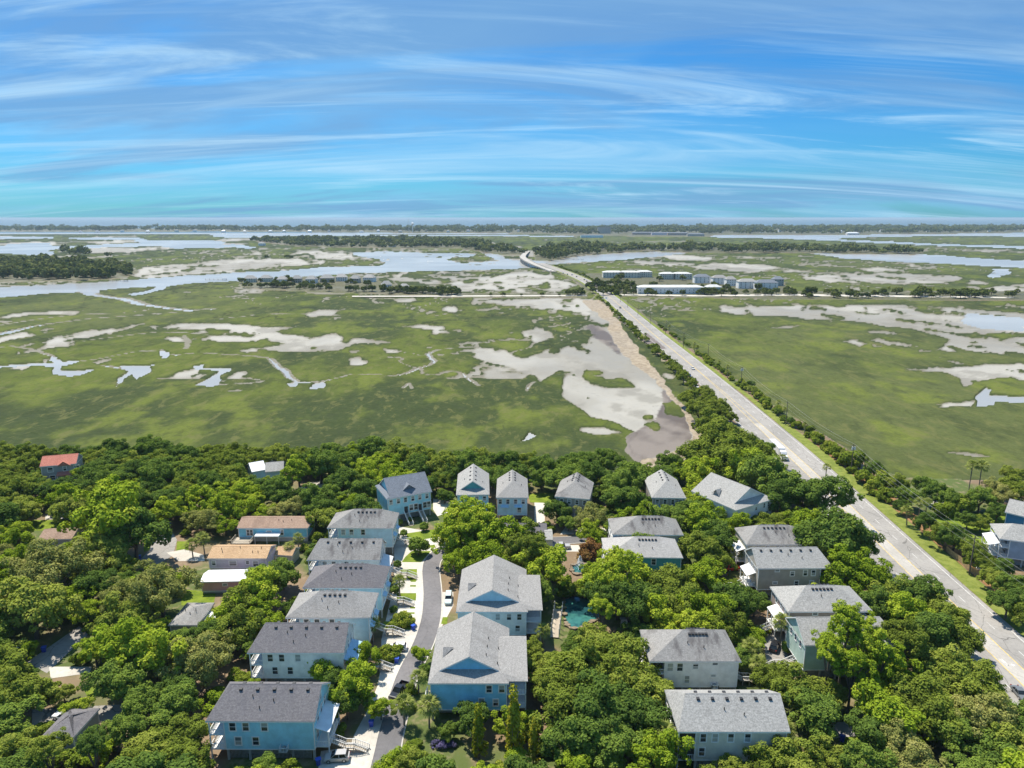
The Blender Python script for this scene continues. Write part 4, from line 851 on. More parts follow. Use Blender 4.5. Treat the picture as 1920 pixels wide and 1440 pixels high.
cottage('low cottage with a grey shingle roof among the bright trees', (315,1172), (370,1172), 3.6, 5.4, 10, 'grey', 'grey', 'low grey cottage', zb=.4, zclear=3.4, left='hip', right='hip', hl=4, hr=3, pipes=((4, 3), (5, 4), (2.5, 4)))
o_ = empty('patio_cover', U(365, 1182, 0)); tag(o_, 'bright white flat awning beside the low grey cottage', 'patio cover'); b = MB(); b.box(0, 0, 2.6, 5.4, 4.2, 2.75); b.build('roof', m_metalroof, o_); b = MB()
for xx in (.1, 5.2): b.box(xx, .1, 0, xx + .1, .2, 2.6); b.box(xx, 4.0, 0, xx + .1, 4.1, 2.6)
b.build('post', m_trim, o_)
cottage('small cottage with a dark grey roof at the lower left', (78,1380), (138,1382), 3.4, 5.0, 8, 'grey', 'dark', 'small dark-roofed cottage', zb=.3, zclear=2.4, left='hip', right='hip', hl=3.5, hr=3.5)
# houses at the right edge
org, ang, L = from_eave((1875,1010), (2010,1028), 8.0)
hs = house('slate blue house with a pale roof beside the wooden fence', org, ang, L, 11, 8.0, 11, 'slate', 'light', left='hip', right='hip', hl=4, wins=[], porch=dict(left=2.2), mark='slate blue house', zclear=3)
front_porch(hs, .45, 1, 9, 2.4, m_metalroof, -1, 2.6)
org, ang, L = from_eave((1884,960), (1990,985), 7.2)
house('deep blue house with a pale roof at the right edge', org, ang, L, 10, 7.2, 10.2, 'navy', 'light', left='gable', right='gable', wins=[('S', 6, 4.6, 1.3, 1.6)], mark='deep blue house', zclear=3)
# ------------------------------------------------------------------ vegetation
RNG = np.random.default_rng(7)
def leaf_mat(name, dark, mid, light, transl=.22):
    m, t, b = newmat(name); t.nodes.remove(b); out = t.nodes['Material Output']
    a = t.nodes.new('ShaderNodeAttribute'); a.attribute_name = 'tint'
    oi = t.nodes.new('ShaderNodeObjectInfo')
    f = M('ADD', M('MULTIPLY', a.outputs['Fac'], .62, tree=t), M('MULTIPLY', oi.outputs['Random'], .38, tree=t), tree=t)
    cr = t.nodes.new('ShaderNodeValToRGB'); e = cr.color_ramp.elements; e[0].position = .12; e[0].color = (*dark, 1); e[1].position = .85; e[1].color = (*light, 1)
    k = cr.color_ramp.elements.new(.5); k.color = (*mid, 1); t.links.new(f, cr.inputs[0])
    d = t.nodes.new('ShaderNodeBsdfDiffuse'); t.links.new(cr.outputs[0], d.inputs['Color'])
    tr = t.nodes.new('ShaderNodeBsdfTranslucent'); g2 = mx(t, 1., cr.outputs[0], (1.0, 1.05, .5), 'MULTIPLY'); t.links.new(g2, tr.inputs['Color'])
    ms = t.nodes.new('ShaderNodeMixShader'); ms.inputs[0].default_value = transl; t.links.new(d.outputs[0], ms.inputs[1]); t.links.new(tr.outputs[0], ms.inputs[2]); t.links.new(ms.outputs[0], out.inputs['Surface'])
    return m
LEAF = dict(oak=leaf_mat('oak_leaf', (0.099, 0.133, 0.022), (0.197, 0.253, 0.036), (0.320, 0.353, 0.064)), dark=leaf_mat('dark_leaf', (0.061, 0.107, 0.024), (0.132, 0.203, 0.037), (0.232, 0.310, 0.050)),
   bright=leaf_mat('bright_leaf', (0.130, 0.197, 0.016), (0.261, 0.353, 0.028), (0.436, 0.491, 0.052)), pale=leaf_mat('pale_leaf', (0.179, 0.205, 0.055), (0.291, 0.302, 0.085), (0.425, 0.399, 0.131)),
   conifer=leaf_mat('conifer_leaf', (0.167, 0.205, 0.017), (0.346, 0.341, 0.030), (0.603, 0.507, 0.062)), shrub=leaf_mat('shrub_leaf', (0.101, 0.146, 0.020), (0.190, 0.254, 0.030), (0.335, 0.360, 0.055)), palm=leaf_mat('palm_leaf', (.10, .14, .025), (.19, .23, .05), (.33, .35, .10), .2),
   brown=leaf_mat('bronze_leaf', (0.156, 0.069, 0.030), (0.246, 0.127, 0.048), (0.335, 0.215, 0.068)), far=leaf_mat('far_leaf', (0.062, 0.088, 0.024), (0.112, 0.140, 0.036), (0.190, 0.205, 0.062), .1), hydr=leaf_mat('flower_leaf', (.07, .08, .09), (.13, .11, .24), (.26, .23, .42), .1))
m_bark = simple('bark', (.13, .105, .085), .95, vary=.3, scale=3)
m_palmbark = simple('palm_bark', (.24, .20, .16), .95, vary=.25, scale=4)
def leaf_cloud(P, Nn, size, tint, asp=.62, rng_=RNG):
    n = len(P); r = rng_.normal(size=(n, 3)); t1 = np.cross(Nn, r); t1 /= np.linalg.norm(t1, axis=1, keepdims=True) + 1e-9; t2 = np.cross(Nn, t1)
    s_ = (size * rng_.uniform(.65, 1.35, n))[:, None] if np.ndim(size) == 0 else size[:, None]
    a = t1 * s_; b = t2 * s_ * asp
    # a leaf spray: pointed kite, slightly folded
    v = np.stack([P - a, P - b + Nn * s_ * .12, P + a, P + b + Nn * s_ * .12], 1).reshape(-1, 3)
    return v, tint
def cloud_mesh(name, v, tint, mat):
    n = len(v) // 4; me = bpy.data.meshes.new(name); me.vertices.add(len(v)); me.vertices.foreach_set('co', v.astype(np.float32).ravel())
    me.loops.add(4 * n); me.loops.foreach_set('vertex_index', np.arange(4 * n)); me.polygons.add(n); me.polygons.foreach_set('loop_start', np.arange(0, 4 * n, 4)); me.polygons.foreach_set('loop_total', np.full(n, 4))
    at = me.attributes.new('tint', 'FLOAT', 'FACE'); at.data.foreach_set('value', tint.astype(np.float32)); me.materials.append(mat); me.update(); return me
def unit(v): return v / (np.linalg.norm(v, axis=-1, keepdims=True) + 1e-9)
def crown_cloud(seed, nl=64, lpl=130, leaf=.055, flat=.72, lobe=(.20, .34), shell=(.60, .86), zmin=-.45, gaps=.25, shape=None, updir=.45):
    g = np.random.default_rng(seed); C = []; RL = []
    ph = g.uniform(0, 6.28, 6)
    hole = unit(g.normal(size=(3, 3))); hole[:, 2] = np.abs(hole[:, 2]) * .6; hole = unit(hole)
    while len(C) < nl:
        d = unit(g.normal(size=3))
        if d[2] < zmin: continue
        if gaps > .1 and (hole @ d).max() > .90 and g.random() < .8: continue
        az = math.atan2(d[1], d[0]); mod = 1 + gaps * (math.sin(az * 2 + ph[0]) * .4 + math.sin(az * 3 + ph[1]) * .35 + math.sin(az * 5 + ph[2]) * .25) + g.normal() * .06
        rr = g.uniform(*shell) * mod * (1 if g.random() > .15 else .6)
        c_ = d * rr * np.array([1, 1, flat * (1 + .22 * math.sin(az + ph[5]))])
        if shape: c_ = shape(c_, g)
        C.append(c_); RL.append(g.uniform(*lobe) * (1.0 if c_[2] > -.1 else .85))
    V = []; T = []
    for c_, rl in zip(C, RL):
        k = int(lpl * (rl / .27) ** 1.6); d = unit(g.normal(size=(k * 2, 3)))
        out = unit(c_ + np.array([0, 0, .35])); keep = (d @ out) > -.35; d = d[keep][:k]
        lump = 1 + .16 * np.sin(d[:, 0:1] * 7 + ph[3]) * np.cos(d[:, 1:2] * 6 + ph[4])
        p = c_ + d * rl * g.uniform(.66, 1.05, (len(d), 1)) * lump * np.array([1, 1, .8])
        nn = unit(d * .8 + np.array([0, 0, updir]) + g.normal(size=d.shape) * .42)
        tl = g.normal(.5, .16); v, t = leaf_cloud(p, nn, leaf, np.clip(tl + g.normal(0, .13, len(p)), 0, 1), rng_=g); V.append(v); T.append(t)
    return np.concatenate(V), np.concatenate(T)
def trunk_mb(seed, zc, flat=.72, thick=.055, limbs=7):
    g = np.random.default_rng(seed); b = MB(); t0 = Vector((0, 0, 0)); fork = Vector((g.normal() * .04, g.normal() * .04, zc * .45))
    b.tube(t0, fork, thick * 1.25, thick * .9, 7, False)
    for i in range(limbs):
        a = 6.283 * (i + g.random() * .6) / limbs; r_ = g.uniform(.45, .75); e = Vector((math.cos(a) * r_, math.sin(a) * r_, zc + g.uniform(-.1, .35) * flat)); mdl = fork.lerp(e, .5) + Vector((g.normal() * .05, g.normal() * .05, .08))
        b.tube(fork, mdl, thick * .62, thick * .42, 5, False); b.tube(mdl, e, thick * .42, thick * .12, 5, False)
        e2 = mdl + Vector((g.normal() * .25, g.normal() * .25, .22)); b.tube(mdl, e2, thick * .3, thick * .08, 4, False)
    return b
# prototypes are one unit in crown radius; zc is the height of the crown centre in radii
PROTO = {}
def proto(kind, n, leafmat, zc, bark=None, tk={}, **kw):
    for i in range(n):
        s_ = sum(map(ord, kind)) * 31 + i
        v, t = crown_cloud(s_, **kw); v[:, 2] += zc
        PROTO.setdefault(kind, []).append((cloud_mesh('crown', v, t, leafmat), trunk_mb(s_, zc, kw.get('flat', .72), **tk).mesh('trunk', bark or m_bark), zc))
proto('oak', 5, LEAF['oak'], .88, nl=105, lpl=250, leaf=.040, flat=.58, lobe=(.11, .26), shell=(.46, .95), gaps=.4, updir=.6)
proto('dark', 4, LEAF['dark'], 1.0, nl=95, lpl=250, leaf=.042, flat=.78, lobe=(.11, .27), shell=(.46, .95), gaps=.4, updir=.55)
proto('bright', 4, LEAF['bright'], 1.05, nl=80, lpl=220, leaf=.044, flat=.84, gaps=.5, lobe=(.11, .26), shell=(.42, 1.0), updir=.5)
proto('pale', 2, LEAF['pale'], .9, nl=120, lpl=300, leaf=.031, flat=.64, gaps=.5, lobe=(.10, .22), shell=(.42, 1.0), updir=.5)
def cone(c_, g):
    h = (c_[2] + .8) / 1.6; k = max(.12, 1.0 - .86 * h); return np.array([c_[0] * k * .62, c_[1] * k * .62, c_[2] * 2.1])
proto('conifer', 2, LEAF['conifer'], 2.0, nl=110, lpl=62, leaf=.075, flat=1., zmin=-.9, lobe=(.13, .22), shell=(.5, .95), shape=cone, updir=.2)
proto('shrub', 4, LEAF['shrub'], .62, nl=22, lpl=90, leaf=.10, flat=.75, lobe=(.30, .46), tk=dict(limbs=3, thick=.04))
proto('brown', 1, LEAF['brown'], .7, nl=26, lpl=70, leaf=.08, flat=.75, lobe=(.25, .4), tk=dict(limbs=4, thick=.04))
proto('flower', 1, LEAF['hydr'], .45, nl=14, lpl=60, leaf=.10, flat=.55, lobe=(.3, .42), tk=dict(limbs=3, thick=.03))
proto('round', 1, LEAF['dark'], .85, nl=20, lpl=120, leaf=.09, flat=1.0, lobe=(.34, .46), shell=(.45, .6), gaps=.02, tk=dict(limbs=3, thick=.05))
proto('far', 4, LEAF['far'], .95, nl=22, lpl=26, leaf=.13, flat=.66, lobe=(.28, .42))
# fan palm: fronds are parts of their own
def frond_mesh(seed):
    g = np.random.default_rng(seed); b = MB(); L = 1.0
    b.q((0, -.02, 0), (0, .02, 0), (.5, .015, .10), (.5, -.015, .10))
    for i in range(9):
        a = (i - 4) / 4 * 1.15; l = .62 * (1 - .16 * abs(i - 4) / 4) * g.uniform(.9, 1.1); c0 = Vector((.46, 0, .10)); tip = c0 + Vector((math.cos(a) * l, math.sin(a) * l, -.10 - .16 * g.random())); mid = c0 + Vector((math.cos(a) * l * .55, math.sin(a) * l * .55, .03)); s_ = Vector((-math.sin(a), math.cos(a), 0)) * .042
        b.q(c0, mid - s_, tip, mid + s_)
    me = b.mesh('frond', LEAF['palm']); at = me.attributes.new('tint', 'FLOAT', 'FACE'); at.data.foreach_set('value', g.uniform(.2, .9, len(me.polygons)).astype(np.float32)); return me
FROND = [frond_mesh(i) for i in range(3)]
PALMTRUNK = MB().tube((0, 0, 0), (.02, 0, .5), .16, .13, 8, False).tube((.02, 0, .5), (0, .02, 1), .13, .15, 8).mesh('trunk', m_palmbark)
def palm_crown():
    V = []; T = []; g = np.random.default_rng(5)
    for i in range(26):
        az = i * 2.4; el = 1.25 - 1.9 * (i / 26); M_ = Matrix.Rotation(az, 3, 'Z') @ Matrix.Rotation(-el, 3, 'Y')
        for p in FROND[i % 3].polygons:
            vs_ = [M_ @ FROND[i % 3].vertices[k].co for k in p.vertices]; V += [tuple(x) for x in vs_]; T.append(g.uniform(.2, .9))
    return cloud_mesh('crown', np.array(V), np.array(T), LEAF['palm'])
PALMCROWN = palm_crown()
VEG = []        # (object, kind, position, crown radius)
def palm(x, y, h=6.0, r=1.9, near=False, z=0):
    o = empty('palm_tree', (x, y, z), RNG.uniform(0, 6.28)); lean = RNG.normal(0, .05)
    t = link('trunk', PALMTRUNK, o, (0, 0, 0), 0, (1.25, 1.25, h)); t.rotation_euler = (lean, 0, 0)
    if near:
        for i in range(22):
            f = link('frond', FROND[i % 3], o, (0, -math.sin(lean) * h, h * math.cos(lean)), 0, r * RNG.uniform(1.05, 1.3)); f.rotation_euler = (0, -(1.15 - 1.85 * (i / 22)), i * 2.4)
    else: link('crown', PALMCROWN, o, (0, -math.sin(lean) * h, h), RNG.uniform(0, 6), r)
    VEG.append((o, 'palm', (x, y), r)); return o
NAMES = dict(oak='live_oak', dark='dense_tree', bright='broadleaf_tree', pale='feathery_tree', conifer='conifer_tree', shrub='shrub', brown='bronze_shrub', flower='flowering_shrub', round='clipped_bush', far='island_tree')
def plant(kind, x, y, r, z=0, hs=1.0, lift=0.0):
    k = PROTO[kind][int(RNG.integers(len(PROTO[kind])))]
    o = empty(NAMES[kind], (x, y, z), RNG.uniform(0, 6.28)); s_ = (r * RNG.uniform(.93, 1.07), r * RNG.uniform(.93, 1.07), r * hs)
    link('crown', k[0], o, (0, 0, lift), 0, s_); link('trunk', k[1], o, (0, 0, 0), 0, (s_[0], s_[1], s_[2] * (1 + lift / (k[2] * r * hs))))
    VEG.append((o, kind, (x, y), r)); return o
def tree_px(kind, px, py, rpx, hs=1.0):
    """tree whose crown centre shows at this place of the photograph; stands on the ground below it"""
    zc = PROTO[kind][0][2]; d = PJ(*U(px, py, 5))[2]; r = rpx * d / FOC
    x, y, _ = U(px, py, zc * r * hs); plant(kind, x, y, r, 0, hs); TR.append((x, y, r)); return x, y, r
def palm_px(px, py, h, r=1.9, near=True):
    x, y, _ = U(px, py, 0); palm(x, y, h, r, near); TR.append((x, y, r * .6))
def tall_px(kind, px, py, rpx, Y):
    """tall tree standing at distance Y in front of something, crown centre at this place of the photograph"""
    v = (py - 720) / FOC; z = CAMH - Y * (SP + v * CP) / (CP - v * SP); d = PJ(0, Y, z)[2]; x = (px - 960) / FOC * d; r = rpx * d / FOC
    plant(kind, x, Y, r, 0, 1.0, max(0, z - PROTO[kind][0][2] * r)); TR.append((x, Y, r))
TR = []
# hand-placed trees (crown centre and radius in photo pixels)
HAND = [
 # around the lane and the two gabled houses
 ('bright',605,1252,34),('bright',682,1228,32),('bright',668,1282,46),('dark',650,1318,36),('bright',714,1328,25),('dark',622,1280,30),
 ('bright',880,985,52),('bright',850,1015,40),('bright',930,1012,48),('oak',985,1018,46),('bright',905,1052,42),('oak',970,1050,40),('bright',1022,1066,46),('dark',1012,1108,34),('bright',862,1055,34),
 ('bright',1160,1072,48),('bright',1130,1105,42),('dark',1185,1120,46),('bright',1110,1078,26),('dark',1205,1036,38),('oak',1250,1100,48),('bright',1225,1145,42),('oak',1285,1130,50),('bright',1330,1140,46),('dark',1375,1130,44),('oak',1350,1175,44),('bright',1305,1180,40),('oak',1250,1175,34),
 ('pale',1108,972,33),('dark',1045,958,27),('dark',1150,915,34),('dark',1185,900,36),('dark',1110,895,36),('dark',1165,940,36),('dark',1195,945,30),
 ('oak',1090,1255,62),('oak',1165,1250,64),('oak',1210,1290,56),('oak',1060,1320,64),('dark',1130,1330,66),('dark',1195,1345,56),('dark',1085,1385,60),('dark',1160,1400,54),('oak',1030,1285,44),('oak',1125,1210,50),
 ('dark',1257,868,27),('bright',1305,890,36),('oak',1325,850,50),('oak',1370,860,55),('bright',1400,880,46),('dark',1430,895,50),('oak',1350,820,45),('dark',1460,930,40),('oak',1410,845,40),('oak',1335,795,32),('oak',1310,770,26),('oak',1290,745,20),
 ('dark',1540,930,48),('oak',1505,935,36),('dark',1555,1010,60),('dark',1600,1020,46),('bright',1510,985,34),('bright',1590,1070,46),('oak',1560,1060,40),('bright',1635,1090,40),('oak',1670,1120,44),('dark',1720,1115,44),('bright',1700,1150,46),('oak',1770,1150,44),('dark',1740,1190,52),('oak',1800,1200,46),('dark',1650,1140,40),
 ('bright',1320,985,42),('dark',1340,1010,40),('bright',1375,985,32),('oak',1310,1030,42),('oak',1345,1050,34),('bright',1330,1085,40),('dark',1415,1130,30),('dark',1290,960,30),('bright',1310,950,28),
 ('bright',1600,1235,46),('bright',1650,1260,44),('dark',1700,1225,44),('bright',1690,1290,46),('oak',1760,1260,60),('oak',1820,1280,60),('oak',1740,1330,70),('pale',1830,1350,66),('dark',1785,1370,50),('oak',1880,1380,60),('bright',1670,1340,62),('dark',1640,1380,50),
 ('oak',1500,1300,56),('dark',1530,1340,54),('oak',1450,1270,40),('oak',1560,1300,36),('oak',1440,1428,46),('oak',1375,1448,34),('oak',1480,1425,56),('oak',1560,1425,44),('pale',1700,1420,60),
 ('bright',1085,1450,44),('oak',770,1430,40),('bright',735,1438,34),('dark',820,1440,30),
 ('conifer',897,1375,30),('conifer',963,1358,38),('dark',838,1372,20),('conifer',1000,1390,24),
 ('bright',792,1226,19),('dark',797,1255,13),
 ('oak',735,850,34),('dark',700,845,32),('bright',680,885,30),('dark',650,870,30),('oak',780,858,34),('oak',830,870,34),('dark',860,865,26),('oak',905,860,30),('dark',945,865,28),('oak',985,870,28),('dark',1020,875,26),('dark',1075,880,30),
 ('dark',640,905,32),('dark',600,870,38),('bright',560,885,32),('dark',690,920,30),('bright',655,945,22),('dark',620,930,26),('dark',590,935,32),('dark',555,940,26),
 # left woods, singled out by shape
 ('bright',195,965,70),('dark',250,1000,55),('oak',190,1025,55),('pale',300,1105,62),('pale',235,1120,46),('bright',235,1210,62),('bright',290,1230,58),('dark',225,1275,48),('pale',95,1070,66),('oak',60,1140,70),('oak',460,1130,50),('bright',485,1105,46),('oak',440,1180,50),('oak',30,1300,52),('bright',150,1325,26),('dark',265,1320,40),('oak',120,1300,24),('bright',500,1160,40),('bright',420,1150,36),('dark',505,1090,40),('dark',530,1075,32),
]
for a in HAND: tree_px(*a)
for a in [('bright',1588,1162,34,131),('bright',1622,1196,38,129),('bright',1555,1215,32,127),('bright',1650,1225,36,127),('bright',1600,1250,40,124),('oak',1700,1190,40,134),('bright',1160,1078,40,158),('dark',1128,1120,34,152),('dark',1178,1130,40,150),('bright',1128,1140,24,146),('dark',172,1392,30,104),('oak',90,1402,32,103),('bright',880,975,40,190),('oak',985,1022,34,178)]: tall_px(*a)
# palms (foot of the trunk in photo pixels, height, crown)
for a in [(750,1120,4.6,1.8),(758,1360,4.6,2.1),(805,1365,4.8,2.2),(785,1300,3.6,1.8),(1018,1215,4.2,1.8),(1248,1432,6.5,2.0),(1462,1215,6.6,2.2),(1405,1250,5,2.0),(1418,1275,4,1.9),(384,1040,4.6,2.2),(362,1045,4.0,2.0),(545,1050,3.6,1.8),(560,1030,3.4,1.7),(700,1205,4.4,1.8),
          (1815,928,11,2.2),(1833,930,11,2.4),(1470,1395,3.2,1.9),(1268,960,4.2,1.8),(1465,880,4.5,1.8),(1700,985,5,1.9),(1722,972,5.4,2.0),(1735,965,4,1.8),(1385,1060,3.4,1.7),(1548,895,4,1.6)]: palm_px(*a)
# clipped bushes and shrubs in the front yards
for px, py, r in [(785,1040,3.2),(757,1006,1.3),(744,1012,1.2),(745,1065,1.3),(741,1113,1.3),(795,995,1.6),(750,985,1.2),(770,980,1.1),(738,1150,1.2),(800,940,2.0),(830,935,2.2),(845,938,1.8),(1550,1300,1.5),(1476,1225,1.7)]:
    x, y, _ = U(px, py); plant('round', x, y, r); TR.append((x, y, r))
for px, py, r in [(757,1172,2.2),(745,1170,1.6),(732,1235,2.2),(765,1330,1.6),(770,1300,1.4),(990,985,1.6),(1075,1290,2),(735,1180,1.2)]:
    x, y, _ = U(px, py); plant('shrub', x, y, r); TR.append((x, y, r))
for px, py, r in [(1110,1045,3.6),(1098,1050,2.4)]: x, y, _ = U(px, py); plant('brown', x, y, r); TR.append((x, y, r))
for px, py, r in [(815,1400,1.0),(833,1402,1.1),(850,1400,.9)]: x, y, _ = U(px, py); plant('flower', x, y, r); TR.append((x, y, r))
# ---- the rest of the woods: scattered over the land, kept off buildings, streets, yards and the views onto them
def hull(pts):
    pts = sorted(set(pts)); lo = []; up = []
    cr = lambda o, a, b: (a[0]-o[0])*(b[1]-o[1]) - (a[1]-o[1])*(b[0]-o[0])
    for p in pts:
        while len(lo) > 1 and cr(lo[-2], lo[-1], p) <= 0: lo.pop()
        lo.append(p)
    for p in reversed(pts):
        while len(up) > 1 and cr(up[-2], up[-1], p) <= 0: up.pop()
        up.append(p)
    return lo[:-1] + up[:-1]
HP = [(np.array(hull(p)), y) for p, y in HULLS]
OPEN = [  # open ground seen in the photo (street, yards, clearings, pond, causeway)
 [(735,960),(860,935),(850,970),(815,990),(810,1035),(835,1060),(835,1110),(850,1150),(830,1190),(800,1260),(770,1330),(755,1440),(600,1440),(690,1340),(700,1200),(735,1110)],
 [(262,978),(322,980),(340,1010),(395,1040),(395,1060),(320,1062),(255,1056)],[(55,1240),(90,1262),(170,1185),(148,1175)],[(95,1250),(175,1250),(170,1262),(225,1285),(215,1305),(150,1310),(95,1275)],[(340,1100),(410,1100),(410,1140),(340,1140)],
 [(60,972),(140,972),(140,1000),(60,1000)],[(1060,1120),(1145,1115),(1150,1180),(1060,1180)],[(1035,1005),(1095,1005),(1100,1085),(1070,1085)],[(1440,800),(1495,885),(1600,930),(1612,985),(1655,1050),(1680,1085),(1770,1125),(1850,1180),(1880,1225),(1880,1260),(1925,1315),(1990,1300),(1990,840),(1600,850)],
 [(1430,1195),(1480,1165),(1515,1250),(1480,1285),(1425,1280)],[(1570,1352),(1610,1350),(1620,1410),(1570,1410)],[(560,895),(612,895),(600,935),(555,935)],[(985,920),(1040,920),(1040,950),(1000,1000),(990,1000)],[(1030,1140),(1068,1140),(1060,1210),(1030,1210)],[(1345,1050),(1395,1050),(1395,1085),(1345,1085)],
 [(1195,868),(1300,840),(1330,790),(1280,730),(1180,830)],[(380,1000),(560,1000),(560,1110),(370,1110)],[(815,1385),(870,1385),(870,1425),(815,1425)],[(75,1330),(200,1330),(200,1355),(75,1355)]]
OPEN = [np.array(p, float) for p in OPEN]
def pin(px, py, p): return bool(inpoly(np.array([px]), np.array([py]), p)[0])
FOOTA = [np.array(f) for f in FOOT]
def free(x, y, r, zc, hs=1.0, flat=.7, strict=1.0):
    if x > road_x(y) - 11.5 - r * .3 and x < road_x(y) + 20: return False
    for f in FOOTA:
        c_ = f.mean(0)
        if abs(x - c_[0]) > 16 + r or abs(y - c_[1]) > 16 + r: continue
        if pin(x, y, f): return False
        for k in range(8):
            if pin(x + math.cos(k * .785) * r * .6, y + math.sin(k * .785) * r * .6, f): return False
    q = [PJ(x + math.cos(a) * r * strict, y, zc * r * hs + math.sin(a) * r * strict * flat)[:2] for a in np.linspace(0, 6.283, 11)[:-1]] + [PJ(x, y, zc * r)[:2]]
    for p in OPEN:
        lo, hi = p.min(0), p.max(0)
        for a, b in q:
            if lo[0] <= a <= hi[0] and lo[1] <= b <= hi[1] and pin(a, b, p): return False
    for p, yy in HP:
        if y > yy + 2: continue
        lo, hi = p.min(0), p.max(0)
        for a, b in q:
            if lo[0] <= a <= hi[0] and lo[1] <= b <= hi[1] and pin(a, b, p): return False
    return True
MAINP = np.array(MAIN); g6 = np.random.default_rng(23)
def near_ok(x, y, r, f):
    for a, b, c_ in TR:
        if (a - x) ** 2 + (b - y) ** 2 < (f * (r + c_)) ** 2: return False
    return True
for tries, (r0, r1), f, kinds in ((5200, (4.4, 7.0), .60, ('oak', 'oak', 'oak', 'dark', 'bright', 'pale')), (4200, (2.9, 4.2), .62, ('oak', 'dark', 'bright', 'dark')), (3800, (1.4, 2.4), .66, ('shrub',))):
    for _ in range(tries):
        y = math.sqrt(g6.uniform(88 ** 2, 292 ** 2)); x = g6.uniform(-.80, .80) * (y + 12)
        if x > road_x(y) - 10: continue
        if not (-80 < PJ(x, y, 3)[0] < 2000): continue
        if not pin(x, y, MAINP): continue
        r = g6.uniform(r0, r1); n_ = float(vnoise(np.array([x / 22.]), np.array([y / 22.]), 3)[0])
        kd = kinds[min(len(kinds) - 1, int((n_ * .75 + g6.random() * .25) * len(kinds)))] if len(kinds) > 1 else kinds[0]
        if r1 > 3 and PJ(x, y, 0)[1] < 880 : r = min(r, 5.2)
        if not near_ok(x, y, r, f): continue
        if not free(x, y, r, PROTO[kd][0][2]): continue
        plant(kd, x, y, r, 0, g6.uniform(.74, 1.05)); TR.append((x, y, r))
# ---- thickets along the causeway
for y in np.arange(330, 900, 5.2):
    s_ = np.interp(y, [330, 400, 450, 520, 700, 900], [4.8, 4.0, 3.3, 2.8, 2.4, 1.7])
    if y > 430 and g6.random() < .16: continue
    x = road_x(y) - 11.2 - g6.uniform(0, 4.5) - s_ * .3; r = s_ * g6.uniform(.5, 1.2)
    if y > 400 and g6.random() < .2: palm(x, y, g6.uniform(3, 5), 1.6)
    else: plant('oak' if (r > 2.6) else ('shrub' if g6.random() < .75 else 'dark'), x, y, r, -.3)
for y in np.arange(262, 660, 4.6):
    if y > 520 and g6.random() < .5: continue
    s_ = np.interp(y, [262, 330, 420, 520, 660], [2.8, 2.8, 2.5, 2.0, 1.6]); x = road_x(y) + 13.5 + abs(g6.normal(0, 2.2)) + (2.5 if y < 320 else 0); r = s_ * g6.uniform(.6, 1.2)
    if g6.random() < (.16 if y < 430 else .34): palm(x, y, g6.uniform(2.5, 5), 1.7)
    else: plant('shrub' if g6.random() < .8 else 'dark', x, y, r, -.2)
for y in np.arange(900, 1480, 17): plant('shrub', road_x(y) + 13 + abs(g6.normal(0, 3)), y, g6.uniform(1.6, 3.2), -.2); 
# right side of the causeway, near: yard trees behind the mulch bed
for px, py, rp, kd in [(1640,880,20,'dark'),(1655,905,22,'shrub'),(1600,860,22,'shrub'),(1680,905,24,'oak'),(1700,930,24,'dark'),(1735,910,22,'dark'),(1755,925,26,'dark'),(1780,935,24,'dark'),(1800,945,24,'shrub'),(1838,935,28,'dark'),(1870,925,30,'pale'),(1900,915,30,'oak'),(1735,978,24,'dark'),(1770,1000,30,'oak'),(1815,975,20,'dark'),(1840,980,22,'oak'),(1790,1010,28,'dark'),
   (1825,1030,26,'oak'),(1845,1055,28,'oak'),(1870,1090,30,'oak'),(1905,1100,30,'dark'),(1890,1130,34,'dark'),(1915,1150,32,'oak'),(1880,1065,24,'dark'),(1660,930,16,'shrub'),(1690,950,16,'dark'),(1770,955,20,'shrub'),(1900,890,22,'oak'),(1940,930,34,'oak'),(1870,960,20,'dark'),(1640,915,18,'shrub'),(1620,895,18,'shrub')]:
    tree_px(kd, px, py, rp)
# ------------------------------------------------------------------ vehicles
def paint(name, col, metal=.0, rough=.28):
    m, t, b = newmat(name); t.links.new(mx(t, rng(t, nz(t, 1.2, 3), .3, .7), tuple(x * .93 for x in col), col), b.inputs['Base Color']); b.inputs['Roughness'].default_value = rough; b.inputs['Metallic'].default_value = metal; b.inputs['Coat Weight'].default_value = .4; return m
PAINT = {k: paint('paint_' + k, c_) for k, c_ in dict(white=(.80, .80, .80), silver=(.46, .45, .44), black=(.012, .013, .016), red=(.55, .02, .02), blue=(.03, .06, .18), grey=(.16, .17, .18), tan=(.40, .34, .26), seafoam=(.55, .68, .68)).items()}
m_tyre = simple('tyre', (.018, .018, .018), .85); m_rim = simple('rim', (.55, .55, .56), .35, .6); m_lamp = simple('head_lamp', (.8, .8, .78), .15); m_tail = simple('tail_lamp', (.45, .02, .02), .25); m_carglass = simple('car_glass', (.015, .02, .024), .06)
def loft(mb, secs, m=0):
    k = len(secs[0]); n = len(mb.v)
    for s_ in secs: mb.v += [tuple(p) for p in s_]
    for i in range(len(secs) - 1):
        for j in range(k): mb.f.append((n + i*k + j, n + i*k + (j+1) % k, n + (i+1)*k + (j+1) % k, n + (i+1)*k + j)); mb.m.append(m)
    mb.f.append(tuple(n + k - 1 - j for j in range(k))); mb.m.append(m); mb.f.append(tuple(n + (len(secs)-1)*k + j for j in range(k))); mb.m.append(m); return mb
def sec(x, w_, z0, z1, bev=.10): return [(x, -w_ + .06, z0), (x, w_ - .06, z0), (x, w_, z0 + .15), (x, w_, z1 - bev * 1.3), (x, w_ - bev, z1), (x, -w_ + bev, z1), (x, -w_, z1 - bev * 1.3), (x, -w_, z0 + .15)]
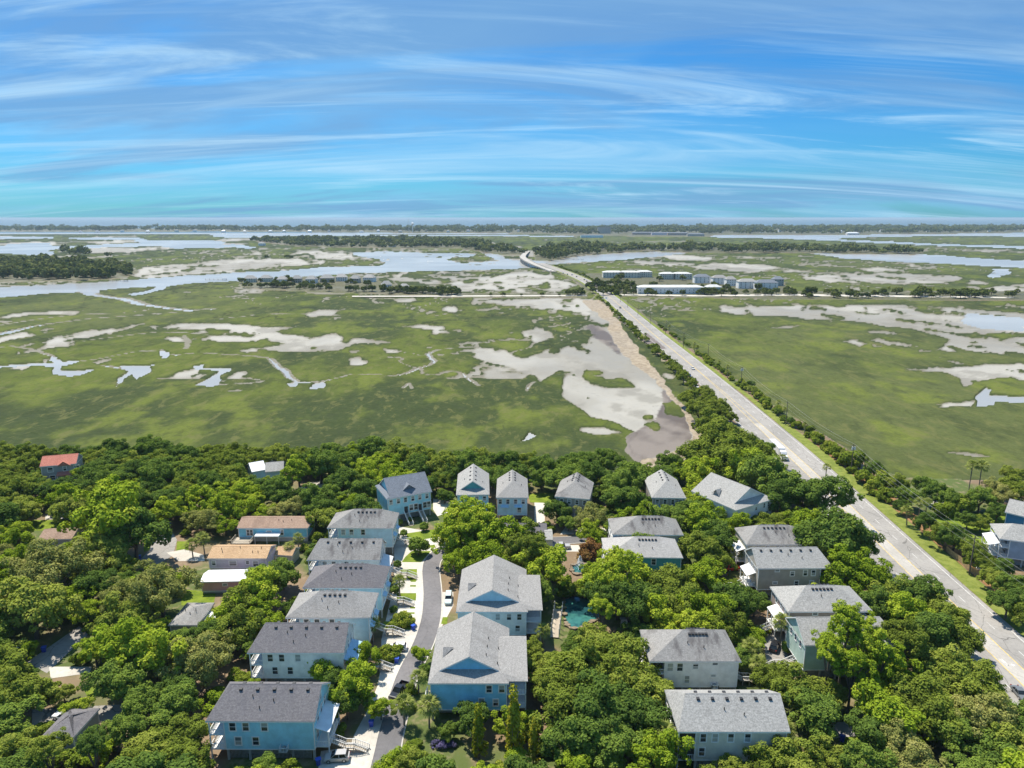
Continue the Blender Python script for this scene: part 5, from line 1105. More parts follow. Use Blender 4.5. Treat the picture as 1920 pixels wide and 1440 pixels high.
WHEEL = MB().tube((0, -.11, 0), (0, .11, 0), .36, k=14).mesh('wheel', m_tyre); RIM = MB().tube((0, -.125, 0), (0, .125, 0), .22, k=10).mesh('rim', m_rim)
CARM = {}
def car_meshes(kind, col):
    if (kind, col) in CARM: return CARM[(kind, col)]
    P = PAINT[col]; parts = []
    if kind in ('suv', 'sedan', 'van'):
        L = {'suv': 2.3, 'sedan': 2.35, 'van': 2.5}[kind]; belt = {'suv': 1.08, 'sedan': .92, 'van': 1.1}[kind]; rf = {'suv': 1.68, 'sedan': 1.42, 'van': 1.85}[kind]; w_ = .92
        b = MB(); loft(b, [sec(L, w_ - .14, .38, .72), sec(L - .12, w_ - .05, .30, .84), sec(L - .8, w_, .28, belt - .08), sec(1.0, w_, .27, belt - .01), sec(-1.2, w_, .27, belt), sec(-L + .5, w_, .28, belt - .01), sec(-L + .08, w_ - .04, .34, belt - .06), sec(-L, w_ - .12, .42, belt - .12)]); parts.append(('body', b.mesh('body', P)))
        xf, xr = (1.05, -L + .25) if kind != 'sedan' else (1.0, -1.75); tf, tr = (.25, -L + .62) if kind == 'suv' else ((.25, -1.05) if kind == 'sedan' else (.6, -L + .45))
        g = MB(); a = w_ - .05; c_ = w_ - .24
        g.v += [(xf, -a, belt - .03), (xf, a, belt - .03), (xr, a, belt - .03), (xr, -a, belt - .03), (tf, -c_, rf - .04), (tf, c_, rf - .04), (tr, c_, rf - .04), (tr, -c_, rf - .04)]; g.f += [(0, 1, 5, 4), (1, 2, 6, 5), (2, 3, 7, 6), (3, 0, 4, 7), (4, 5, 6, 7)]; g.m += [0] * 5; parts.append(('greenhouse', g.mesh('greenhouse', m_carglass)))
        r_ = MB(); r_.box(tr - .05, -c_ - .02, rf - .05, tf + .04, c_ + .02, rf)
        for s_ in (-1, 1):
            for x0, x1 in (((xf + tf) / 2 - .25, 0), (-.55, -.55), (xr, tr)):
                pass
            r_.q((xf + .02, s_ * (a + .012), belt - .02), (xf - .12, s_ * (a + .012), belt - .02), (tf - .06, s_ * (c_ + .012), rf - .03), (tf + .06, s_ * (c_ + .012), rf - .03))
            r_.q((-.45, s_ * (a + .012), belt - .02), (-.58, s_ * (a + .012), belt - .02), (-.55, s_ * (c_ + .012), rf - .03), (-.43, s_ * (c_ + .012), rf - .03))
            r_.q((xr + .25, s_ * (a + .012), belt - .02), (xr, s_ * (a + .012), belt - .02), (tr, s_ * (c_ + .012), rf - .03), (tr + .25, s_ * (c_ + .012), rf - .03))
        parts.append(('roof', r_.mesh('roof', P))); ax = (1.42, -1.40)
    elif kind == 'pickup':
        L = 2.85; w_ = .98; b = MB(); loft(b, [sec(L, w_ - .12, .45, .95), sec(L - .15, w_ - .03, .38, 1.08), sec(L - .4, w_, .36, 1.12), sec(1.2, w_, .36, 1.14), sec(-.75, w_, .36, 1.14)])
        b.box(-L, -w_, .42, -.75, w_, .62)
        for s_ in (-1, 1): b.box(-L, s_ * w_ - (.12 if s_ > 0 else 0), .62, -.75, s_ * w_ + (.12 if s_ < 0 else 0), 1.14)
        b.box(-L, -w_ + .12, .62, -L + .08, w_ - .12, 1.12); parts.append(('body', b.mesh('body', P)))
        g = MB(); a = w_ - .06; c_ = w_ - .24; rf = 1.86
        g.v += [(1.25, -a, 1.10), (1.25, a, 1.10), (-.72, a, 1.10), (-.72, -a, 1.10), (.55, -c_, rf - .04), (.55, c_, rf - .04), (-.62, c_, rf - .04), (-.62, -c_, rf - .04)]; g.f += [(0, 1, 5, 4), (1, 2, 6, 5), (2, 3, 7, 6), (3, 0, 4, 7), (4, 5, 6, 7)]; g.m += [0] * 5; parts.append(('greenhouse', g.mesh('greenhouse', m_carglass)))
        r_ = MB(); r_.box(-.66, -c_ - .02, rf - .05, .58, c_ + .02, rf); parts.append(('roof', r_.mesh('roof', P))); ax = (1.85, -1.75)
    CARM[(kind, col)] = (parts, ax, L); return CARM[(kind, col)]
LAMP = MB().box(-.05, -.2, -.08, .05, .2, .08).mesh('headlight', m_lamp); TAIL = MB().box(-.05, -.14, -.13, .05, .14, .13).mesh('taillight', m_tail)
CARS = []
def car(kind, col, x, y, rz, z=.06, full=True, label=None, group=None, name=None):
    parts, ax, L = car_meshes(kind, col); o = empty(name or {'suv': 'car', 'sedan': 'car', 'van': 'van', 'pickup': 'pickup_truck'}[kind], (x, y, z), rz)
    for n_, me in parts: link(n_, me, o)
    for xx in ax:
        for s_ in (-1, 1):
            wl = link('wheel', WHEEL, o, (xx, s_ * .84, .36))
            if full: link('rim', RIM, wl)
    if full:
        for s_ in (-1, 1): link('headlight', LAMP, o, (L - .12, s_ * .6, .70 if kind != 'pickup' else .88)); link('taillight', TAIL, o, (-L + .04, s_ * .68, .85))
    tag(o, label, {'suv': 'car', 'sedan': 'car', 'van': 'van', 'pickup': 'pickup truck'}[kind], group); CARS.append((o, (x, y), col, kind)); return o
def car_px(kind, col, px, py, rz, **kw): x, y, _ = U(px, py, .1); return car(kind, col, x, y, rz, **kw)
car_px('suv', 'silver', 632, 1424, R(185), label='silver SUV parked beside the nearest blue house')
car_px('suv', 'white', 745, 1218, R(183), label='white SUV parked on the concrete drive left of the lane')
car_px('pickup', 'black', 748, 1300, R(249), label='black pickup truck driving down the narrow lane')
car_px('van', 'seafoam', 841, 1126, R(272), label='pale minivan parked right of the lane by the white gabled house')
car_px('pickup', 'silver', 1052, 1028, R(4), label='silver pickup parked by the pond near the low pool house')
car_px('suv', 'red', 1374, 1068, R(10), label='red car parked under the palm by the cream house')
car_px('suv', 'grey', 1352, 1075, R(100), label='dark car parked beside the red car')
car_px('suv', 'black', 1452, 1215, R(60), label='dark car parked beside the tall palm')
car_px('sedan', 'white', 122, 1346, R(170), label='white car under the trees behind the small dark-roofed cottage')
car_px('sedan', 'tan', 145, 1346, R(165), label='tan car under the trees right of the white car')
car_px('suv', 'white', 36, 1224, R(200), label='white car in the shade at the end of the lower left road')
car_px('sedan', 'grey', 1912, 1304, R(262), label='grey car on the causeway at the right edge of the photo')
car_px('sedan', 'white', 1845, 1068, R(200), label='white car in the yard behind the wooden fence')
def heading(x, y):
    i = min(range(len(RD)), key=lambda k: abs(RD[k][1] - y)); a = RD[max(0, i - 1)]; b = RD[min(len(RD) - 1, i + 1)]; return math.atan2(b[1] - a[1], b[0] - a[0])
TRAFFIC = [(1306,727,'pickup','white'),(1265,690,'suv','white'),(1292.5,706,'suv','blue'),(1299,692,'sedan','white'),(1200,623,'suv','white'),(1172.7,599,'sedan','black'),(1163,578,'suv','grey'),(1147,581,'sedan','black'),(1136.8,560,'suv','seafoam'),(1130.8,560,'sedan','white'),(1122,546.5,'sedan','grey'),(1117.3,547,'suv','black'),(1116,541,'suv','white'),
  (1112,537.5,'sedan','silver'),(1108.4,533.5,'sedan','black'),(1106.4,531,'suv','black'),(1100,528,'suv','black'),(1095.4,525.3,'suv','black'),(1081,519,'sedan','black'),(1072.5,515.8,'sedan','blue'),(1064,515,'suv','black'),(1056,513,'suv','grey'),(1038.6,510,'suv','tan'),(1036,506,'sedan','black'),(1033,508.5,'sedan','black')]
for px, py, kd, cl in TRAFFIC:
    x, y, _ = U(px, py, .1); h_ = heading(x, y)
    if x < road_x(y): h_ += math.pi
    car(kd, cl, x, y, h_, full=py > 600, group='cars driving on the causeway')
# box trailer truck on the causeway
tx, ty, _ = U(1455, 850, .06); o = empty('semi_truck', (road_x(ty) - 5.2, ty, .06), R(268)); tag(o, 'white articulated truck with a long box trailer on the causeway', 'truck')
b = MB(); b.box(-7.4, -1.28, 1.15, 5.6, 1.28, 4.05); b.build('trailer', PAINT['white'], o)
b = MB(); loft(b, [sec(10.0, 1.1, .6, 1.9), sec(9.6, 1.2, .5, 2.05), sec(8.2, 1.22, .5, 2.2), sec(8.1, 1.22, .5, 2.3)]); loft(b, [sec(8.25, 1.2, .6, 2.6), sec(7.8, 1.2, .6, 3.2), sec(6.3, 1.2, .6, 3.6), sec(6.2, 1.2, .6, 3.6)]); b.build('cab', PAINT['white'], o)
b = MB(); b.q((8.28, -1.0, 2.25), (8.28, 1.0, 2.25), (7.86, .95, 3.05), (7.86, -.95, 3.05)); b.box(7.0, -1.24, 2.2, 7.8, 1.24, 2.95); b.build('windscreen', m_carglass, o)
b = MB(); b.box(-7.2, -.5, .8, 9.4, .5, 1.14); b.build('chassis', m_vent, o)
for xx in (9.0, 5.2, 4.0, -5.4, -6.6):
    for s_ in (-1, 1): wl = link('wheel', WHEEL, o, (xx, s_ * 1.05, .5), 0, 1.35); link('rim', RIM, wl)
# ------------------------------------------------------------------ bins, poles, wires, fence, pond
m_bin = simple('blue_bin_plastic', (.02, .06, .42), .4); m_lid = simple('blue_bin_lid', (.03, .10, .55), .35)
BIN = MB(); loft(BIN, [[(-.24, -.26, 0), (.24, -.26, 0), (.24, .26, 0), (-.24, .26, 0)], [(-.31, -.34, .95), (.31, -.34, .95), (.31, .34, .95), (-.31, .34, .95)]]); BIN = BIN.mesh('bin_body', m_bin)
LID = MB().box(-.34, -.37, .95, .34, .38, 1.03).box(-.3, .34, .9, .3, .44, 1.0).mesh('lid', m_lid)
for px, py, lb in [(775,1181,'beside the leafy yard on the left of the lane'),(747,1236,'nearest the white SUV on the drive'),(744,1243,'second from the white SUV on the drive'),(697,1362,'under the tree behind the silver SUV'),(597,1434,'at the front corner of the nearest blue house'),(83,1222,'in the shade of the lower left road'),(262,1049,'at the near edge of the left turning circle'),(318,987,'at the far edge of the left turning circle'),(1579,1390,'on the small clearing at the lower right')]:
    x, y, _ = U(px, py); o = empty('wheelie_bin', (x, y, .03), RNG.uniform(0, 6)); tag(o, 'blue wheeled rubbish bin ' + lb, 'bin', 'blue rubbish bins'); s_ = 1.25; link('bin_body', BIN, o, (0, 0, 0), 0, s_); link('lid', LID, o, (0, 0, 0), 0, s_)
m_pole = simple('utility_pole_wood', (.12, .10, .085), .9, vary=.3); m_wire = simple('wire', (.30, .30, .27), .6); m_tran = simple('transformer', (.62, .63, .62), .5)
pb = [(1918,1162),(1817,1078),(1595,886),(1473,797),(1389,724),(1327,676),(1281,652),(1248,626),(1219,608.5),(1196,592),(1177,577),(1163,566)]
POLES = []
for i, (px, py) in enumerate(pb):
    x, y, _ = U(px, py); POLES.append((x, y))
    o = empty('utility_pole', (x, y, 0), heading(x, y) - R(90)); b = MB(); b.tube((0, 0, -.3), (0, 0, 11.8), .19, .13, 8); b.build('pole', m_pole, o)
    b = MB(); b.box(-1.1, -.06, 11.0, 1.1, .06, 11.14); b.build('crossarm', m_pole, o)
    if i in (2, 4):
        for s_ in (-1, 1): b = MB(); b.tube((s_ * .45, -.2, 9.4), (s_ * .45, -.2, 10.6), .3, k=10); b.build('transformer', m_tran, o)
    VEG.append((o, 'pole', (x, y), 0))
POLES.insert(0, (POLES[0][0] + 1, POLES[0][1] - 50))
for off, hz, lb in ((-1.0, 11.2, 'left-hand upper power line along the causeway poles'), (1.0, 11.2, 'right-hand upper power line along the causeway poles'), (0, 11.85, 'topmost power line along the causeway poles'), (.1, 8.6, 'lowest power line along the causeway poles')):
    b = MB()
    for (x0, y0), (x1, y1) in zip(POLES[:-1], POLES[1:]):
        h0 = heading(x0, y0) - R(90); h1 = heading(x1, y1) - R(90); A_ = Vector((x0 + math.cos(h0) * off, y0 + math.sin(h0) * off, hz)); B_ = Vector((x1 + math.cos(h1) * off, y1 + math.sin(h1) * off, hz)); sg = (B_ - A_).length * .018
        pr = A_
        for k in range(1, 9): t = k / 8; p = A_.lerp(B_, t) - Vector((0, 0, sg * 4 * t * (1 - t))); b.tube(pr, p, .021, k=4, cap=False); pr = p
    tag(b.build('power_line', m_wire), lb, 'wire')
# wooden fence beside the verge
fp = [U(*p)[:2] for p in [(1774,1034),(1781,1041),(1800,1055),(1818,1073),(1841,1086)]]
o = empty('fence', (fp[0][0], fp[0][1], 0)); tag(o, 'brown wooden board fence between the verge and the slate blue house', 'fence')
for a, b_ in zip(fp[:-1], fp[1:]):
    l = math.hypot(b_[0] - a[0], b_[1] - a[1]); ag = math.atan2(b_[1] - a[1], b_[0] - a[0]); q = MB(); n_ = int(l / .16)
    for i in range(n_): q.box(i * .16, -.012 + (.02 if i % 2 else 0), .05, i * .16 + .145, .012 + (.02 if i % 2 else 0), 1.85 + .03 * math.sin(i * 2.3))
    w_ = q.build('fence_boards', m_brownwood, o, (a[0] - fp[0][0], a[1] - fp[0][1], 0), ag); w_['kind'] = 'stuff'
    q = MB(); q.box(-.05, -.05, 0, .05, .05, 2.0); q.build('fence_post', m_brownwood, o, (a[0] - fp[0][0], a[1] - fp[0][1], 0), ag)
# pond with fountain
def pond_mat():
    m, t, b = newmat('pond_water'); t.links.new(mx(t, rng(t, nz(t, .25, 3), .38, .6), (.018, .075, .085), (.05, .185, .16)), b.inputs['Base Color']); b.inputs['Roughness'].default_value = .12; bump(t, b, nz(t, 2.5, 3), .05, .4); return m
m_pond = pond_mat(); m_rock = simple('bank_rock', (.22, .17, .115), .9, vary=.3, scale=2)
def smooth(P, n=4): return densify(P + [P[0]], n)[:-1]
for nm, lb, P in (('pond', 'teal pond under the trees beside the white gabled house', [(1060,1124),(1075,1117),(1098,1122),(1122,1130),(1136,1145),(1130,1158),(1110,1165),(1096,1174),(1072,1178),(1061,1162)]), ('fountain_pond', 'small upper pond with the fountain', [(1073,1062),(1088,1058),(1101,1062),(1101,1071),(1085,1077),(1075,1073)])):
    pts = smooth(Upts(P)); b = MB(); b.q(*[(x, y, .05) for x, y in pts][::-1]); o = b.build(nm, m_pond); tag(o, lb, kind='structure')
    c_ = (sum(p[0] for p in pts) / len(pts), sum(p[1] for p in pts) / len(pts)); q = MB()
    for i, (x, y) in enumerate(pts):
        if i % 1 == 0:
            r_ = .25 + .5 * ((i * 37) % 10) / 10; dx, dy = x - c_[0], y - c_[1]; l = math.hypot(dx, dy); X_, Y_ = x + dx / l * .3, y + dy / l * .3
            q.prism([(X_ + r_ * 1.3 * math.cos(k * 1.047 + i), Y_ + r_ * math.sin(k * 1.047 + i)) for k in range(6)], 0, .2 + r_ * .4)
    w_ = q.build('bank_stones', m_rock, o); w_['kind'] = 'stuff'
fx, fy, _ = U(1087, 1068); g7 = np.random.default_rng(4); n_ = 900; h_ = g7.random(n_) ** .6; a_ = g7.uniform(0, 6.28, n_); rr = (1 - h_) * 2.2 * g7.random(n_) + .1
P_ = np.stack([np.cos(a_) * rr, np.sin(a_) * rr, h_ * 4.2 * (1 - (rr / 3) ** 2)], 1); v, t_ = leaf_cloud(P_, unit(g7.normal(size=(n_, 3))), .10, np.ones(n_), .8, g7)
m_spray = simple('water_spray', (.85, .88, .9), .3); o = empty('fountain', (fx, fy, .05)); tag(o, 'white spraying fountain in the small upper pond', 'fountain'); s_ = link('water_spray', cloud_mesh('water_spray', v, t_, m_spray), o); s_['kind'] = 'stuff'; q = MB(); q.tube((0, 0, -.05), (0, 0, .35), .3, .15, 10); q.build('nozzle', m_vent, o)
x, y, _ = U(1171, 1176); o = empty('notice_board', (x, y, 0)); tag(o, 'small white roofed notice board by the pond', 'sign'); b = MB(); b.box(-.9, -.05, .9, .9, .05, 2.2); b.build('board', m_trim, o); b = MB(); b.box(-1.0, -.06, 0, -.9, .06, 2.3); b.box(.9, -.06, 0, 1.0, .06, 2.3); b.build('post', m_wood, o); b = MB(); b.box(-1.2, -.4, 2.3, 1.2, .4, 2.4); b.box(-.6, -.062, 1.6, .6, -.052, 1.75); b.build('roof', m_lattice, o)
# boardwalk and pergola at the pond side of the white gabled house
x, y, _ = U(1040, 1196); o = empty('boardwalk', (x, y, 0), R(82)); tag(o, 'weathered boardwalk with white posts beside the white gabled house', 'boardwalk')
for i in range(24): link('plank', bpy.data.meshes.get('plank') or MB().box(-.24, -.9, .25, .24, .9, .32).mesh('plank', m_wood), o, (i * .52, 0, 0))
for i in range(7):
    for s_ in (-1, 1): link('post', bpy.data.meshes.get('walk_post') or MB().box(-.08, -.08, 0, .08, .08, 2.6).mesh('walk_post', m_trim), o, (i * 2, s_ * 1.0, 0))
# boat on a trailer by the turquoise cottage
x, y, _ = U(578, 920); o = empty('boat', (x, y, 0), R(20)); tag(o, 'white boat on a trailer behind the turquoise cottage', 'boat'); b = MB()
loft(b, [[(-3, -.95, 1.3), (-3, -.8, .7), (-3, 0, .55), (-3, .8, .7), (-3, .95, 1.3)], [(0, -1.1, 1.35), (0, -.85, .7), (0, 0, .5), (0, .85, .7), (0, 1.1, 1.35)], [(2, -.7, 1.45), (2, -.45, .85), (2, 0, .6), (2, .45, .85), (2, .7, 1.45)], [(3.1, -.06, 1.55), (3.1, -.04, 1.2), (3.1, 0, 1.1), (3.1, .04, 1.2), (3.1, .06, 1.55)]]); b.build('hull', PAINT['white'], o)
b = MB(); b.box(-1, -.6, 1.36, .6, .6, 1.9); b.build('cabin', PAINT['blue'], o); b = MB(); b.box(-3, -.5, .3, 3.6, .5, .42); b.build('trailer', m_vent, o)
for s_ in (-1, 1): link('wheel', WHEEL, o, (-.8, s_ * .9, .36))
# ------------------------------------------------------------------ bridge
bp = densify([U(*p) for p in [(1037,509,.06),(1024,504,1.2),(1010,499,4),(997,493,7.5),(986,487,9.5),(980,482,9.5),(982,478,7),(986,474,3.5),(990,471,.4)]], 6)
o = empty('bridge', (bp[12][0], bp[12][1], 0)); tag(o, 'long low concrete bridge over the tidal river', 'bridge'); ox, oy = bp[12][:2]
b = MB()
for i in range(len(bp) - 1):
    for (o0, o1, dz0, dz1) in ((-6.8, 6.8, -1.4, 0.05), (-6.9, -6.5, 0.05, 1.1), (6.5, 6.9, .05, 1.1)):
        c_ = []
        for j in (i, i + 1):
            nx, ny = offs(bp, j)
            for q in (o0, o1):
                for zz in (dz0, dz1): c_.append((bp[j][0] + nx * q - ox, bp[j][1] + ny * q - oy, bp[j][2] + zz))
        a0, a1, b0, b1, c0, c1, d0, d1 = c_
        b.q(a1, b1, d1, c1); b.q(a0, a1, c1, c0); b.q(b1, b0, d0, d1); b.q(a0, c0, d0, b0)
b.build('deck', m_lane, o)
for i in range(8, len(bp) - 8, 2):
    nx, ny = offs(bp, i); q = MB()
    for s_ in (-5, 0, 5): q.tube((bp[i][0] - ox + nx * s_, bp[i][1] - oy + ny * s_, -3), (bp[i][0] - ox + nx * s_, bp[i][1] - oy + ny * s_, bp[i][2] - 1.4), .8, k=6)
    w_ = q.build('pier', m_conw, o)
# ------------------------------------------------------------------ buildings on the islands
m_farroof = simple('pale_far_roof', (.56, .56, .545), .6, vary=.12, scale=.2)
WINF = MB().box(-.6, -.06, 0, .6, 0, 1.5).mesh('window', m_glass)
def far_house(label, px, py, L, W_, ze, zr, wall, roof, ang=0, cat='house', name='house', nwin=5, flat=False, group=None, floors=2, mark=None):
    x, y, _ = U(px, py); r_ = empty(name, (x, y, 0), R(ang)); tag(r_, label, cat, group); wm = SID[wall]; rm = ROOF.get(roof, m_metalroof) if isinstance(roof, str) else roof
    b = MB(); b.box(-L/2, 0, 0, L/2, W_, ze); b.build('wall', wm, r_)
    b = MB(); e = .6
    if flat: b.box(-L/2 - .3, -.3, ze, L/2 + .3, W_ + .3, ze + .9)
    else:
        h = min(W_ / 2, L * .3) if not flat else .0; V = W_ / 2
        b.q((-L/2 - e, -e, ze), (L/2 + e, -e, ze), (L/2 + e - h, V, zr), (-L/2 - e + h, V, zr)); b.q((L/2 + e, W_ + e, ze), (-L/2 - e, W_ + e, ze), (-L/2 - e + h, V, zr), (L/2 + e - h, V, zr)); b.q((L/2 + e, -e, ze), (L/2 + e, W_ + e, ze), (L/2 + e - h, V, zr)); b.q((-L/2 - e, W_ + e, ze), (-L/2 - e, -e, ze), (-L/2 - e + h, V, zr)); b.q((-L/2 - e, -e, ze - .05), (-L/2 - e, W_ + e, ze - .05), (L/2 + e, W_ + e, ze - .05), (L/2 + e, -e, ze - .05))
    b.build('roof', rm, r_)
    for f_ in range(floors):
        for i in range(nwin): link('window', WINF, r_, (-L/2 + L * (i + .5) / nwin, -.004, 1.2 + f_ * 3.0))
    FOOT.append([(x - L/2, y), (x + L/2, y), (x + L/2, y + W_), (x - L/2, y + W_)])
    if mark: LAND_MARKS.append((mark, (x, y, 0)))
    return r_
g8 = np.random.default_rng(12)
ap = [(468,529.5,18,11,6.6,9.9,'beige','grey',6,'leftmost grey house of the marsh island row'),(497,528.5,17,11,6.6,9.9,'beige','grey',-4,'second grey house from the left on the marsh island'),(528,531.5,14,10,7.0,10.3,'white','light',0,'grey house left of the centre of the marsh island row'),(556,530.5,14,10,7.4,10.8,'taupe','grey',5,'brownish house in the marsh island row'),(582,531.5,15,11,7.4,10.8,'white','grey',-6,'white-walled house in the middle of the marsh island row'),(612,529.5,20,12,7.4,11.2,'taupe','grey',2,'broad house with a wide grey roof in the marsh island row'),
 (640,527.5,17,12,7.4,10.8,'white','light',8,'house with a light roof behind the marsh island trees'),(664,530.5,14,10,7.4,10.8,'taupe','grey',-8,'fourth house from the right on the marsh island'),(690,528.5,17,11,7.4,10.8,'white','light',-14,'third house from the right on the marsh island'),(725,543.5,14,10,8.2,11.6,'white','grey',10,'tall white house at the right of the marsh island row'),(757,543.5,12,9,4.9,7.7,'white','light',0,'low grey house at the right end of the marsh island row')]
for px, py, L, W_, ze, zr, wl, rf, an, lb in ap: far_house(lb, px, py, L, W_ * 1.1, ze * .88, zr + .6, wl, 'light' if rf == 'grey' else 'warm', an, mark='marsh island row' if px == 612 else None)
far_house('long white-roofed apartment block by the causeway', 1258, 551, 86, 18, 8.5, 11, 'white', m_farroof, 0, 'apartment block', 'apartment_block', 16, mark='long white-roofed apartment block')
for px, py, L, lb in [(1150,521,34,'leftmost white-roofed apartment block behind the causeway trees'),(1180,521,34,'middle white-roofed apartment block behind the causeway trees'),(1208,520,26,'right white-roofed apartment block behind the causeway trees'),(1252,524,24,'small white-roofed block behind the long block, left of two'),(1280,524,30,'small white-roofed block behind the long block, right of two')]: far_house(lb, px, py, L, 16, 9, 11.5, 'beige', m_farroof, 0, 'apartment block', 'apartment_block', 7, floors=3)
far_house('small white house with a white hipped roof right of the long apartment block', 1339, 549, 20, 13, 7.5, 10.5, 'mint', m_farroof, 0, nwin=3)
for px, py, L, wl, rf, lb in [(1317,531,24,'white','slate','first townhouse from the left in the marsh row'),(1350,533,22,'white','grey','second townhouse from the left in the marsh row'),(1371,536,14,'white','grey','third townhouse, narrow and blue, in the marsh row'),(1402,541,26,'white','light','fourth townhouse from the left in the marsh row'),(1438,543,30,'white','slate','wide white townhouse near the right end of the marsh row'),(1460,536,14,'grey','slate','last townhouse at the right end of the marsh row')]: far_house('tall grey-roofed ' + lb, px, py, L, 13, 9.5, 13.5, wl, rf, 0, 'townhouse', 'townhouse', 4, floors=3, mark='row of marsh townhouses' if px == 1402 else None)
# barrier island: hotel, pier buildings, beach houses, water tower, mast
far_house('tall beach hotel standing above the far tree line', 1133, 438, 80, 24, 38, 40, 'taupe', 'dark', 0, 'hotel', 'hotel', 8, True, floors=10, mark='far beach hotel')
far_house('long pale pier building left of the beach hotel', 1110, 445.5, 110, 26, 11, 14, 'paleblue', 'slate', 0, 'building', 'pier_building', 10)
for px, py, L, wl, lb in [(1205,440,120,'mauve','first long building right of the beach hotel'),(1240,440.5,110,'lavender','second long building right of the beach hotel'),(1272,441,120,'mauve','third long building right of the beach hotel'),(1305,443,90,'taupe','low building at the river mouth right of the beach hotel')]: far_house(lb, px, py, L, 26, 12, 16, wl, 'slate', 0, 'building', 'beach_building', 8)
BH = []
for px in list(np.linspace(150, 1060, 22)) + list(np.linspace(1350, 1910, 16)):
    px = float(px + g8.normal(0, 9)); py = float(g8.uniform(434.6, 436.6) - (1.2 if px > 1600 else 0)); BH.append((px, far_house('x', px, py, g8.uniform(16, 26), 14, g8.uniform(9, 13), 17, 'white' if g8.random() < .7 else 'beige', 'light' if g8.random() < .5 else m_metalroof, float(g8.uniform(-12, 12)), nwin=3, group='beach houses along the far tree line')))
for px, o in BH: VEG.append((o, 'beach', (o.location.x, o.location.y), 0))
far_house('white waterside building with a broad roof on the far right shore', 1600, 440, 70, 26, 9, 15, 'white', m_metalroof, 0, 'building', 'boathouse', 6)
for px, py, lb in [(490,460.5,'left'),(620,460,'middle'),(735,463,'right')]: far_house('pale house in the wooded island behind the river, ' + lb + 'most of three' if lb != 'middle' else 'pale house in the middle of the wooded island behind the river', px, py, 22, 14, 8, 12, 'white', 'light', 0, nwin=3)
for px, py, lb in [(888,461,'white house on the river bank left of the bridge'),(912,463,'second white house left of the bridge'),(1017,467,'white boathouse on the bank right of the bridge')]: far_house(lb, px, py, 26, 14, 7, 10, 'white', 'light', 0, nwin=3)
x, y, _ = U(774, 436); o = empty('water_tower', (x, y, 0)); tag(o, 'white water tower above the far tree line', 'water tower'); b = MB(); b.tube((0, 0, 0), (0, 0, 48), 3.2, 2.4, 10); b.build('shaft', m_trim, o); b = MB()
loft(b, [[(r_ * math.cos(t), r_ * math.sin(t), z) for t in np.linspace(0, 6.283, 13)[:-1]] for r_, z in ((2.4, 46), (7, 50), (10.5, 55), (10.5, 60), (7, 64), (1, 66))]); b.build('tank', m_trim, o)
x, y, _ = U(767, 436.5); o = empty('radio_mast', (x, y, 0)); tag(o, 'slim radio mast left of the water tower', 'mast'); b = MB(); b.tube((0, 0, 0), (0, 0, 92), 1.6, .7, 6); b.build('tower', m_tran, o); b = MB(); b.box(-2.5, -.5, 80, 2.5, .5, 83); b.build('antenna', m_tran, o)
# dock on the left river and the creekside dock
for px, py, L, lb in [(222,527,30,'small timber dock at the edge of the left woodland'),(405,525,34,'timber dock reaching from the marsh island into the river'),(1070,487,60,'row of docks on the far river bank right of the bridge')]:
    x, y, _ = U(px, py, -1); o = empty('dock', (x, y, -1.3)); tag(o, lb, 'dock'); b = MB(); b.box(-L/2, -1.2, 1.5, L/2, 1.2, 1.8); b.build('deck', m_wood, o); b = MB()
    for i in range(6): b.tube((-L/2 + L * i / 5, 0, -1), (-L/2 + L * i / 5, 0, 2.6), .25, k=5)
    q = b.build('piles', m_pole, o); q['kind'] = 'stuff'; b = MB(); b.box(L/2 - 6, -2.5, 1.82, L/2, 2.5, 2.0); b.q((L/2 - 6.5, -3, 4.6), (L/2 + .5, -3, 4.6), (L/2 + .5, 3, 4.6), (L/2 - 6.5, 3, 4.6)); b.build('shelter', m_lattice, o)
# ------------------------------------------------------------------ island trees
def far_tree(px, py, r): x, y, _ = U(px, py); plant('far', x, y, r)
for _ in range(104):
    px = g8.uniform(452, 860); py = np.interp(px, [452, 600, 760, 860], [536.5, 542, 548.5, 553]) + g8.normal(0, 1.5) - (g8.random() < .3) * g8.uniform(6, 14) * (px < 740)
    far_tree(px, py, g8.uniform(3.4, 5.8))
for _ in range(18): far_tree(g8.uniform(1060, 1092) if _ < 12 else g8.uniform(860, 1060), g8.uniform(550.5, 554) if _ < 12 else 555, g8.uniform(3, 5.5) if _ < 12 else g8.uniform(1.8, 3.2))
for _ in range(74):
    px = g8.uniform(1128, 1500); py = g8.choice([551.5, 553, 544, 526]) + g8.normal(0, 1.2)
    if py < 530 and px > 1310: py = 552
    far_tree(px, py, g8.uniform(3.2, 6.0))
for _ in range(60):
    px = g8.uniform(1500, 1905); far_tree(px, g8.uniform(551, 560), g8.uniform(3, 6.2) * (1.3 if g8.random() < .15 else 1))
for _ in range(16): px = g8.uniform(1540, 1860); x, y, _z = U(px, g8.uniform(552, 559)); palm(x, y, g8.uniform(7, 10), 2.4)
for _ in range(24): far_tree(g8.uniform(1105, 1205), g8.uniform(532, 550), g8.uniform(4, 7))
